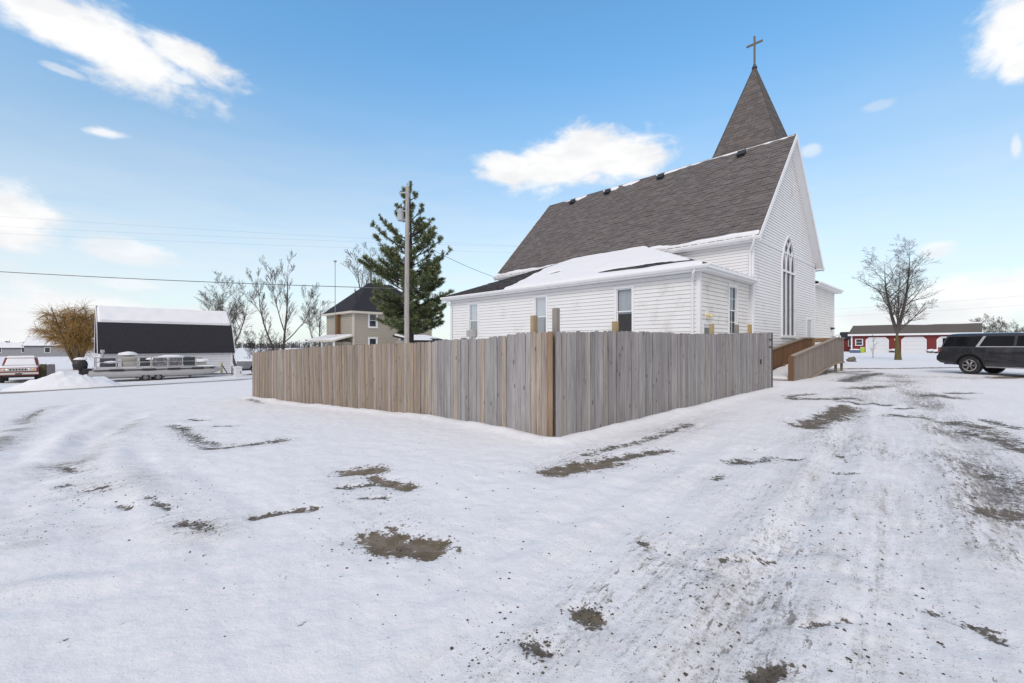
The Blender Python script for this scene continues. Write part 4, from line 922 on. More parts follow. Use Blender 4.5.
bare_tree('bare_shrub', 'low leafless brush between the two-stemmed tree and the shed', *px(258, 44), 3.4, 43, [(0, .3, 0, 1.0, .8), (.02, -1.0, .3, .9, .7), (.02, 1.1, 0, .8, .7), (.02, 1.9, .4, .6, .6)], limbs=9, limbL=.55, trunk_r=.05, first=.12, n=(0, 6, 5, 3), rmin=.008, group=None, cat='shrub')
bare_tree('sapling', 'thin young sapling standing before the left barn garage door', *px(873, 48), 2.5, 51, [(0, .02, 0, 1.0, 1.0)], limbs=6, limbL=.3, trunk_r=.03, n=(0, 4, 3, 2), levels=3, rmin=.006, group=None)
for x, D, h, s, lab in ((984, 128, 8.2, 61, 'far leafless tree just right of the red barn'), (1001, 132, 8.0, 62, 'far leafless tree over the dark car roof, middle of three'), (1019, 140, 6.6, 63, 'lowest far leafless tree at the right edge of the view')):
    bare_tree('bare_tree', lab, *px(x, D), h, s, [(0, 0, 0, 1.0, 1.0), (.1, -1.6, 0, .9, .8), (.1, 1.6, 0, .85, .8)], limbs=10, limbL=.42, trunk_r=.15, first=.15, ang=(30, 60), wander=.07, n=(0, 7, 6, 4), rmin=.013)

def willow():
    X, Y = px(77, 43); z = gh(X, Y) - .1; rng = random.Random(3)
    T = thing('willow_tree', 'golden yellow leafless willow left of the dark gambrel shed', 'tree', (X, Y, z))
    tk, cr = MB(), MB(); ends = []
    for i in range(11):
        a = i * 2.4; d = V(math.cos(a) * .34, math.sin(a) * .34, 1); pts, rad = branch(tk, rng, V(0, 0, .3), d, rng.uniform(4.2, 6.2), .14, .03, 7, .12, -.01, 6)
        ends.append((pts, rad))
        for j in range(9):
            p, r, dd = at_t(pts, rad, rng.uniform(.3, .98)); s = rv(rng); s.z = abs(s.z) * .6
            q, qr = branch(tk, rng, p, dd * .5 + s, rng.uniform(.8, 1.8), .03, .012, 4, .2, -.02, 4); ends.append((q, qr))
    tk.tube([V(0, 0, -.2), V(0, 0, .5)], [.34, .26], 9)
    for k in range(5600):
        pts, rad = rng.choice(ends); p, r, dd = at_t(pts, rad, rng.uniform(.25, .99)); d = (dd * .7 + rv(rng, .9)).normalized(); L = rng.uniform(.5, 1.25); c = rng.uniform(.75, 1.25); cc = (c, c * rng.uniform(.92, 1.08), c)
        q = [p]; 
        for i in range(4): d = (d + V(0, 0, -.20) + rv(rng, .1)).normalized(); q.append(q[-1] + d * L / 4)
        cr.tube(q, [.010, .009, .009, .008, .006], 3, caps=False, c=cc)
    tk.build('trunk', pmat('willow_bark', (.14, .10, .06), .95, var=.3), T, smooth=True); cr.build('crown', M_GOLD, T)
willow()

def spruce():
    X, Y = px(410.5, 31); z = gh(X, Y) - .15; rng = random.Random(8)
    T = thing('spruce_tree', 'tall dark green spruce with upswept branches behind the utility pole', 'tree', (X, Y, z))
    H = 13.1; tk, cr = MB(), MB()
    tk.tube([V(.03 * math.sin(i), .03 * math.cos(i * 2), H * i / 12 - (.3 if i == 0 else 0)) for i in range(13)], [.24 * (1 - i / 12) ** .9 + .015 for i in range(13)], 9)
    prof = [(1.9, 1.4), (2.6, 2.0), (3.5, 2.4), (5, 2.8), (6.5, 3.25), (8, 3.05), (9.3, 2.15), (10.4, 1.35), (11.5, .85), (12.4, .5), (13.1, .2)]
    def rad(zz):
        for (a, b), (c, d) in zip(prof, prof[1:]):
            if a <= zz <= c: return b + (d - b) * (zz - a) / (c - a)
        return .2
    def tuft(p, d, L, dark):
        for _ in range(9):
            e = (d * .8 + rv(rng, .85)).normalized(); w = e.cross(rv(rng)).normalized() * (L * .05); k = rng.uniform(.7, 1.3) * dark
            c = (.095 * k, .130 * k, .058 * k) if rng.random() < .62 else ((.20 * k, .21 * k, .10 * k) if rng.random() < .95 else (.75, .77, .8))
            cr.face([p - w, p + w, p + e * L * .6 + w * .8, p + e * L, p + e * L * .6 - w * .8], 0, c)
    zz = 3.0
    while zz < 12.7:
        upz = (zz - 3.0) / 9.7; nb = 8 if zz < 7 else 5
        for b in range(nb):
            a = rng.uniform(0, 6.283); L = rad(zz) * rng.uniform(.62, 1.16)
            if zz < 5.5: L *= rng.uniform(.8, 1.0)
            rise = .05 + .55 * upz; d = V(math.cos(a), math.sin(a), rise - (.16 if zz < 5 else 0)).normalized(); pts = [V(0, 0, zz + rng.uniform(-.2, .2))]; n = 8
            for i in range(n):
                d = (d + V(0, 0, .055 + .05 * (i / n)) + rv(rng, .04)).normalized(); pts.append(pts[-1] + d * (L / n))
            rr = [.045 * (1 - i / (n + 1)) * (.5 + .5 * L / 3) + .008 for i in range(n + 1)]; tk.tube(pts, rr, 5, caps=False)
            dens = 10 if zz < 7 else 6.5
            for j in range(int(L * dens)):
                t = rng.uniform(.30 if zz < 7 else .26, 1.0) ** .9; p, r, dd = at_t(pts, rr, min(t, .995)); side = rv(rng); side = (side - dd * side.dot(dd)); side.z = abs(side.z) * .4 - .05; side.normalize()
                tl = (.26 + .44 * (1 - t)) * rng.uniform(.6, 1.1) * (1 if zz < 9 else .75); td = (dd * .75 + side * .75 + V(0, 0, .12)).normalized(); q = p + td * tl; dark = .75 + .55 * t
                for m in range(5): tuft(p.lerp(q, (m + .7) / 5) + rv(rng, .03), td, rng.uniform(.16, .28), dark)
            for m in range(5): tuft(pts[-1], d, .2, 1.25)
        zz += .30 + .40 * upz
    for m in range(30): tuft(V(0, 0, H - .6 + .03 * m * .8), V(rng.uniform(-.5, .5), rng.uniform(-.5, .5), 1), .22, 1)
    tk.build('trunk', pmat('dark_spruce_bark', (.04, .033, .03), .95), T, smooth=True); cr.build('crown', M_NEEDLE, T)
spruce()

def woods():
    rng = random.Random(2); mb = MB()
    for i in range(5200):
        az = rng.uniform(-.98, -.30) if rng.random() < .8 else rng.uniform(.60, 1.0); D = rng.uniform(430, 520); X, Y = D * math.tan(az) * .9, D
        h = 3.0 + 3.2 * vn(np.array([X * .03]), np.array([1.0]), 4)[0] + 1.5 * rng.random(); z = gz(X, Y); zz = z + rng.random() * h; s = rng.uniform(.8, 2.2); k = rng.uniform(.7, 1.3)
        c = (.075 * k, .075 * k, .08 * k); a, b = rv(rng, s), rv(rng, s); p = V(X, Y, zz); mb.face([p, p + a, p + b + V(0, 0, .4)], 0, c)
        if rng.random() < .4: mb.face([V(X - .15, Y, z - .5), V(X + .15, Y, z - .5), V(X + .08, Y, z + h), V(X - .08, Y, z + h)], 0, c)
    o = mb.build('distant_woods', pmat('far_woods', (1, 1, 1), 1, usecol=True, spec=0)); tag(o, 'low dark line of far-off bare woods along the snowy horizon', 'woods', kind='stuff')
woods()

# ------------------------------------------------------------------ utility pole and wires
PX_, PY_ = px(406.5, 25)
def pole():
    z = gh(PX_, PY_); T = thing('utility_pole', 'tall grey wooden utility pole with a transformer in front of the spruce', 'utility pole', (PX_, PY_, z))
    H = 10.35 - z; mb = MB(); mb.tube([V(0, 0, -.3), V(.02, 0, H * .5), V(.05, 0, H)], [.145, .125, .10], 14); mb.build('pole', pmat('pole_wood', (.40, .385, .365), .9, var=.3, vscale=6, stretch=(3, 3, .25), bump=.5, bscale=30, dirt=((.12, .1, .09), .4, 5)), T, smooth=True)
    mb = MB(); M = Matrix.Translation((-.32, -.05, 8.45 - z)) @ Matrix.Scale(.82, 4); mb.lathe([(0, 0), (.19, .0), (.2, .04), (.2, .66), (.21, .68), (.21, .72), (.12, .80), (0, .82)], 18, M); tr = mb.build('transformer', pmat('transformer_grey', (.42, .45, .48), .45), T, smooth=True)
    mb = MB(); mb.lathe([(0, .8), (.05, .8), (.035, .86), (.05, .9), (.03, .95), (.03, 1.05), (0, 1.06)], 10, M); mb.build('bushing', pmat('brown_porcelain', (.16, .1, .07), .3), tr)
    for bz in (8.5, 9.0): mb = MB(); mb.bar(V(0, 0, bz - z), V(-.2, -.03, bz - z), .05, .08); mb.build('bracket', M_METAL, T)
    mb = MB(); mb.bar(V(-.42, 0, 10.0 - z), V(.1, 0, 10.0 - z), .05, .06); mb.build('crossarm', M_METAL, T)
    mb = MB(); mb.lathe([(0, 0), (.06, 0), (.04, .08), (.06, .12), (.03, .2), (0, .2)], 10, Matrix.Translation((.05, 0, H))); mb.build('insulator', pmat('grey_porcelain', (.4, .4, .42), .3), T)
pole()
def wire(label, p, q, sag, r=.012, group=None):
    p, q = V(*p), V(*q); mb = MB(); N = 40
    pts = [p.lerp(q, i / N) - V(0, 0, 4 * sag * (i / N) * (1 - i / N)) for i in range(N + 1)]
    mb.tube([x - p for x in pts], r, 5); o = mb.build('overhead_wire', pmat('wire_grey', (.10, .10, .11), .6), smooth=True); o.location = p
    tag(o, label, 'wire', group)
wire('dark overhead wire running from the utility pole to the left edge', (PX_ - .13, PY_, 4.75), (-52, 27, 7.6), .35, .020)
wire('pale service wire from the pole across the spruce branches', (PX_ + .12, PY_ - .05, 4.75), (*px(436, 27), 4.65), .02, .014)
a_ = uv2w(26.95 - 5.8, 6.95 + 16.3); wire('thin service wire from the pole down to the church eave', (PX_ + .08, PY_, 7.6), (a_[0], a_[1], 6.3), .15, .013)
for k, (y0, y1, lab) in enumerate(((217, 246, 'uppermost faint far power line left of the spruce'), (230, 245, 'middle faint far power line left of the spruce'), (237, 251, 'lowest faint far power line left of the spruce'))):
    zf = lambda x, y, D: (*px(x, D), CAMH + (HY - y) / F * D)
    wire(lab, zf(-160, y0 - 12, 60), zf(620, y1 + 4, 72), 
     .5, .0065, 'far power lines on the left')
for k, (y0, y1, lab) in enumerate(((306, 292, 'upper faint far power line over the red barn'), (313, 303, 'lower faint far power line over the red barn'))):
    wire(lab, zf(800, y0 + 5, 95), zf(1200, y1 - 12, 70), .4, .008, 'far power lines on the right')

# ------------------------------------------------------------------ houses and sheds
def quadroof(mb, pts, th=.1):
    lo = [p - V(0, 0, th) for p in pts]; n = len(pts); mb.face(pts); mb.face(lo[::-1])
    for i in range(n): mb.face([pts[i], lo[i], lo[(i + 1) % n], pts[(i + 1) % n]])
def wall_box(mb, x0, x1, y0, y1, z0, z1, pitch, holes=None):
    holes = holes or {}
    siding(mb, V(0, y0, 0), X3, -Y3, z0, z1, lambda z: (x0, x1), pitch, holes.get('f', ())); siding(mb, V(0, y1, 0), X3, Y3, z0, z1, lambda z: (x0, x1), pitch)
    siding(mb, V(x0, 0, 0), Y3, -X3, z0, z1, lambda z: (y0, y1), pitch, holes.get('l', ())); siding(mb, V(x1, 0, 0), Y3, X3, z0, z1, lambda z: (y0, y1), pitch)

def beige_house():
    X, Y = -16.7, 48.0; zb = -.45
    T = thing('beige_house', 'two storey beige house with dark hipped roof and snowy porch left of the spruce', 'house', (X, Y, zb), GA)
    W, D, E, AP, o = 9.8, 6.8, 5.75, 9.35, .42
    beige = pmat('beige_siding', (.42, .385, .315), .7, var=.06, usecol=True)
    hf = [rect_hole(1.8, 2.62, 4.15, 5.5), rect_hole(1.8, 2.62, 1.5, 2.85), rect_hole(5.55, 6.35, 1.5, 2.85)]
    mb = MB(); wall_box(mb, 0, W, 0, D, -.2, E, .2, {'f': hf}); mb.build('wall', beige, T)
    for cx, z in ((2.21, 4.15), (2.21, 1.5), (5.95, 1.5)): sash_window(T, V(cx, 0, z), X3, -Y3, .8, 1.35, fw=.16, curtain=.0, backing=1)
    for lo, hi in (((-.05, -.05, -.2), (.12, .12, E - .01)), ((-.05, D - .1, -.2), (.02, D + .05, E - .01)), ((W - .1, -.05, -.2), (W + .05, .02, E - .01))): mb = MB(); mb.box2(lo, hi); mb.build('corner_board', pmat('cream_trim', (.62, .58, .5), .6), T)
    h = D / 2 + o; k = (AP - E) / h
    a, b, c, d = V(-o, -o, E), V(W + o, -o, E), V(W + o, D + o, E), V(-o, D + o, E); r0, r1 = V(h - o, D / 2, AP), V(W + o - h, D / 2, AP)
    mb = MB(); quadroof(mb, [a, b, r1, r0]); quadroof(mb, [b, c, r1]); quadroof(mb, [c, d, r0, r1]); quadroof(mb, [d, a, r0]); roof = mb.build('roof', M_ROOFDARK, T)
    mb = MB(); mb.box2((-o - .02, -o - .03, E - .24), (W + o, -o - .003, E - .02)); mb.box2((-o - .03, -o, E - .24), (-o - .003, D + o, E - .02)); mb.box2((-o, -o, E - .23), (W + o, 0, E - .16)); mb.box2((-o, 0, E - .23), (0, D + o, E - .16)); mb.build('fascia', pmat('cream_trim', (.62, .58, .5)), T)
    mb = MB(); mb.tube([V(1.0, 1.6, 6.6), V(1.0, 1.6, 8.1)], .08, 8); mb.build('vent_pipe', M_BLACK, roof)
    # brick chimney on the left wall with its mast
    mb = MB(); mb.box2((-.38, 3.1, -.2), (-.02, 3.55, E - .2)); ch = mb.build('chimney', pmat('brown_brick', (.19, .105, .05), .9, var=.3, vscale=8), T)
    mb = MB(); mb.tube([V(-.45, 3.5, 3.0), V(-.45, 3.5, 11.3)], .035, 6); mb.box2((-.58, 3.38, 11.3), (-.32, 3.62, 11.45)); mb.build('antenna_mast', M_METAL, ch)
    # porch
    mb = MB(); quadroof(mb, [V(-2.3, -.2, 2.65), V(-.02, -.2, 3.25), V(-.02, D - .3, 3.25), V(-2.3, D - .3, 2.65)], .16); pr = mb.build('porch_roof', pmat('cream_trim', (.62, .58, .5)), T)
    mb = MB(); snow_sheet(mb, V(-2.3, D - .3, 2.66), -Y3, V(2.28, 0, .6).normalized(), [(0, 0), (D - .1, 0), (D - .1, 2.3), (0, 2.3)], lambda s, t: .8, .16, .2); mb.build('snow_cover', M_SNOW, pr, smooth=True)
    for y in (0, 3.0, 6.0):
        mb = MB(); mb.box2((-2.15, y - .08, -.2), (-1.99, y + .08, 2.5)); mb.build('post', M_TRIM, T)
    mb = MB(); wall_box(mb, -1.0, -.02, .3, 2.9, -.2, 2.5, .2); mb.build('porch_wall', pmat('beige_siding', (.42, .385, .315)), T)
beige_house()

def back_shed():
    X, Y = px(415, 46); T = thing('low_shed', 'low grey shed under a snowy roof between the spruce and the church', 'shed', (X, Y, gh(X, Y)), GA)
    mb = MB(); wall_box(mb, 0, 3.6, 0, 3.6, -.2, 2.5, .2); mb.build('wall', pmat('grey_siding', (.35, .34, .33), .7), T)
    mb = MB(); quadroof(mb, [V(-.3, -.3, 2.5), V(3.9, -.3, 2.5), V(3.9, 3.9, 3.1), V(-.3, 3.9, 3.1)], .2); r = mb.build('roof', M_ROOFDARK, T)
    mb = MB(); snow_sheet(mb, V(-.3, -.3, 2.52), X3, V(0, 4.2, .6).normalized(), [(0, 0), (4.2, 0), (4.2, 4.2), (0, 4.2)], lambda s, t: .5 + .5 * mnoise.noise(V(s * .7, t * .5, 2)) - (.8 if s > 2.4 and t < 1.8 else 0), .12, .2); mb.build('snow_cover', M_SNOW, r, smooth=True)
back_shed()

def gambrel_shed():
    wx, wy = uv2w(1.8, 45.7); zb = -.75
    T = thing('gambrel_shed', 'white barn-shaped shed with dark lower roof and snowy upper roof behind the pontoon boat', 'shed', (wx, wy, zb), GA)
    L, W = 8.5, 4.9; e, br, rd = 1.92, 4.15, 5.5; bi = .95
    gw = lambda z: ((0, W) if z < e else ((bi * (z - e) / (br - e), W - bi * (z - e) / (br - e)) if z < br else (bi + (W / 2 - bi) * (z - br) / (rd - br), W - bi - (W / 2 - bi) * (z - br) / (rd - br))))
    mb = MB()
    siding(mb, V(0, 0, 0), X3, -Y3, -.2, e, lambda z: (0, L), .2); siding(mb, V(0, W, 0), X3, Y3, -.2, e, lambda z: (0, L), .2)
    siding(mb, V(0, 0, 0), Y3, -X3, -.2, rd - .05, gw, .2); siding(mb, V(L, 0, 0), Y3, X3, -.2, rd - .05, gw, .2); mb.build('wall', pmat('shed_white', (.72, .73, .75), .6, var=.06, usecol=True), T)
    prof = [(-.18, e - .06), (bi, br), (W / 2, rd)]; mb = MB(); N = V(0, 0, 1)
    full = [(W - y, z) for y, z in prof][:-1]; pl = prof + full[::-1]
    inner = [(y + (.0), z - .09) for y, z in pl][::-1]
    Mx = Matrix(((0, 1, 0, 0), (1, 0, 0, 0), (0, 0, 1, 0), (0, 0, 0, 1)))
    mb.prism(pl + inner, Mx, -.2, L + .2); rf = mb.build('roof', M_ROOFDARK, T)
    mb = MB()
    for A, B in zip(pl[:-1], pl[1:]):
        for x in (-.24, L + .201): mb.prism([(A[0], A[1] - .14), (A[0], A[1] + .02), (B[0], B[1] + .02), (B[0], B[1] - .14)], Mx, x, x + .04)
    mb.build('rake_board', M_TRIM, T)
    mb = MB(); sl = V(0, W / 2 - bi, rd - br); ln = sl.length
    snow_sheet(mb, V(-.2, bi, br + .01), X3, sl.normalized(), [(0, 0), (L + .4, 0), (L + .4, ln), (0, ln)], lambda s, t: 1, .13, .15)
    snow_sheet(mb, V(L + .2, W - bi, br + .01), -X3, V(0, -sl.y, sl.z).normalized(), [(0, 0), (L + .4, 0), (L + .4, ln), (0, ln)], lambda s, t: 1, .13, .15); mb.build('snow_cover', M_SNOW, rf, smooth=True)
    for lo, hi in (((-.05, -.05, -.2), (.1, .02, e - .1)), ((L - .1, -.05, -.2), (L + .05, .02, e - .1))): mb = MB(); mb.box2(lo, hi); mb.build('corner_board', M_TRIM, T)
gambrel_shed()

def red_barn():
    wx, wy = uv2w(92.4, 14.75); zb = .52
    T = thing('red_barn', 'long low red barn with white garage doors and brown roof across the snowy lawn', 'barn', (wx, wy, zb), GA - math.pi / 2)
    L, W, E, RZ, o = 14.6, 8.0, 3.05, 4.45, .45
    red = pmat('barn_red', (.18, .018, .017), .6, var=.2, vscale=1.5, stretch=(3, 3, .4))
    hz = [rect_hole(.6, 1.45, 1.25, 2.15)]
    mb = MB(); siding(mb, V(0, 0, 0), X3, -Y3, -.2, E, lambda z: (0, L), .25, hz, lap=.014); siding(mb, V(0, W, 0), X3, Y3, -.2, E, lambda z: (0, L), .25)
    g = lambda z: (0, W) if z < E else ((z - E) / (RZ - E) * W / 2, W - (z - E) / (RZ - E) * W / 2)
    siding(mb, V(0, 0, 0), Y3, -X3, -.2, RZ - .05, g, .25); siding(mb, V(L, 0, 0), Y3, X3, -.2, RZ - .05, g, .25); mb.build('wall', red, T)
    k = (RZ - E) / (W / 2); mb = MB(); mb.prism([(-o, E - k * o), (-o, E - k * o + .1), (W / 2, RZ + .1), (W + o, E - k * o + .1), (W + o, E - k * o), (W / 2, RZ)], Matrix(((0, 1, 0, 0), (1, 0, 0, 0), (0, 0, 1, 0), (0, 0, 0, 1))), -.4, L + .4)
    rf = mb.build('roof', pmat('brown_roof', (.115, .10, .085), .9, var=.25, vscale=3), T)
    mb = MB(); snow_sheet(mb, V(-.4, -o, E - k * o + .11), X3, V(0, 1, k).normalized(), [(0, 0), (L + .8, 0), (L + .8, 4.75), (0, 4.75)], lambda s, t: (t - 4.35 - .35 * mnoise.noise(V(s * .5, 0, 0))) * 3 if s > 7 else (t - 4.66) * 4, .14, .12); mb.build('snow_cover', M_SNOW, rf, smooth=True)
    mb = MB(); mb.box2((-.4, -o - .05, E - k * o - .17), (L + .4, -o - .002, E - k * o + .12)); mb.box2((-.05, -.06, -.2), (.14, .02, E - .2)); mb.build('fascia', M_TRIM, T)
    for i, (a, b) in enumerate(((1.95, 4.72), (6.35, 9.12), (10.35, 13.1))):
        h = 2.42; c = .38
        mb = MB(); pl = [(a, 0), (a, h - c), (a + c, h), (b - c, h), (b, h - c), (b, 0)]
        mb.prism([(a + .0, 0), (a, h - c), (a + c, h), (b - c, h), (b, h - c), (b, 0)], Matrix(), -.035, .0)
        dd = mb.build('garage_door', pmat('garage_white', (.70, .72, .74), .5, var=.04), T)
        mb = MB()
        for p, q in zip(pl[:-1], pl[1:]): mb.bar((p[0], -.05, p[1]), (q[0], -.05, q[1]), .13, .05, up=(0, 1, 0))
        mb.build('frame', M_TRIM, dd)
        mb = MB()
        for z in (.6, 1.2, 1.8): mb.box2((a + .08, -.04, z - .012), (b - .08, -.0355, z + .012), c=(.5, .5, .5))
        mb.build('panel_seam', pmat('seam_grey', (.42, .43, .45)), dd)
    sash_window(T, V(1.02, 0, 1.25), X3, -Y3, .85, .9, fw=.09, backing=1, rail=True)
    mb = MB(); mb.box2((5.45, -.16, 1.95), (5.6, -.02, 2.2)); mb.build('wall_lamp', pmat('warm_lens', (.75, .66, .35)), T)
red_barn()

def small_houses():
    def h(name, label, x, D, L, W, E, RZ, wallc, rot, cat='house', snow=.9):
        X, Y = px(x, D); T = thing(name, label, cat, (X, Y, gh(X, Y) - .1), rot)
        mb = MB(); wall_box(mb, 0, L, 0, W, -.2, E, .25)
        g = lambda z: ((z - E) / (RZ - E) * W / 2, W - (z - E) / (RZ - E) * W / 2)
        siding(mb, V(0, 0, 0), Y3, -X3, E, RZ - .02, g, .25); siding(mb, V(L, 0, 0), Y3, X3, E, RZ - .02, g, .25); mb.build('wall', wallc, T)
        Mx = Matrix(((0, 1, 0, 0), (1, 0, 0, 0), (0, 0, 1, 0), (0, 0, 0, 1))); k = (RZ - E) / (W / 2)
        mb = MB(); mb.prism([(-.3, E - k * .3), (-.3, E - k * .3 + .12), (W / 2, RZ + .12), (W + .3, E - k * .3 + .12), (W + .3, E - k * .3), (W / 2, RZ)], Mx, -.3, L + .3); r = mb.build('roof', M_ROOFDARK, T)
        if snow:
            mb = MB(); s = V(0, W / 2 + .3, k * (W / 2 + .3)); snow_sheet(mb, V(-.3, -.3, E - k * .3 + .13), X3, s.normalized(), [(0, 0), (L + .6, 0), (L + .6, s.length), (0, s.length)], lambda a, b: .9, .2, .4); mb.build('snow_cover', M_SNOW, r, smooth=True)
        for i in range(max(1, int(L / 4))):
            m = MB(); c = L * (i + .5) / max(1, int(L / 4)); m.box2((c - .5, -.08, 1.0), (c + .5, -.02, 2.2)); w = m.build('window', M_TRIM, T)
            m = MB(); m.box2((c - .4, -.09, 1.1), (c + .4, -.081, 2.1)); m.build('pane', pmat('dark_pane', (.03, .035, .04), .08), w)
    grey = pmat('far_grey_siding', (.30, .31, .33), .8)
    h('far_house', 'long far grey house with snowy roof at the left edge', -14, 105, 9, 6, 2.1, 3.2, grey, R(20))
    h('far_house', 'far grey house with taller gable roof left of the willow', 24, 100, 7.5, 7, 2.6, 4.6, grey, R(30))
    h('red_shed', 'small dark red shed beyond the ramp left of the red barn', 840, 82, 3.4, 4, 2.4, 3.5, pmat('barn_red', (.3, .02, .02)), GA - math.pi / 2, 'shed', 0)
small_houses()

# ------------------------------------------------------------------ vehicles
def arc(cx, cz, r, a0, a1, n=10): return [(cx + r * math.cos(R(a0 + (a1 - a0) * i / n)), cz + r * math.sin(R(a0 + (a1 - a0) * i / n))) for i in range(n + 1)]
def wheel(T, x, y, r, w, side, rimmat, spokes=6, rimr=.66):
    """side = -1: outer face towards -y"""
    M = Matrix.Translation((x, y, r)) @ Matrix.Rotation(R(90) * (1 if side < 0 else -1), 4, 'X')
    mb = MB(); mb.lathe([(0, -w * .3), (r * rimr * .98, -w * .3), (r * rimr * .98, w * .05), (0, w * .05)], 24, M); wh = mb.build('wheel', pmat('wheel_well_dark', (.05, .05, .055), .5, .5), T)
    mb = MB(); mb.lathe([(r * rimr, -w / 2), (r * .93, -w / 2), (r, -w * .38), (r, w * .34), (r * .965, w * .45), (r * .86, w / 2), (r * rimr * 1.03, w * .46), (r * rimr, w * .3), (r * rimr, -w / 2)], 32, M); mb.build('tyre', M_RUBBER, wh, smooth=R(50))
    mb = MB(); mb.lathe([(r * rimr * .985, w * .2), (r * rimr * .99, w * .43), (r * rimr * .90, w * .44), (r * rimr * .88, w * .25)], 32, M); mb.lathe([(0, w * .38), (r * .15, w * .38), (r * .19, w * .28), (r * .19, w * .1)], 16, M)
    for i in range(spokes):
        a = 2 * math.pi * i / spokes
        for da in (-.13, .13):
            p = M @ V(r * .15 * math.cos(a + da * .8), r * .15 * math.sin(a + da * .8), w * .30); q = M @ V(r * rimr * .93 * math.cos(a + da), r * rimr * .93 * math.sin(a + da), w * .36); mb.bar(p, q, r * .085, r * .07, up=(0, 1, 0))
    mb.build('rim', rimmat, wh)

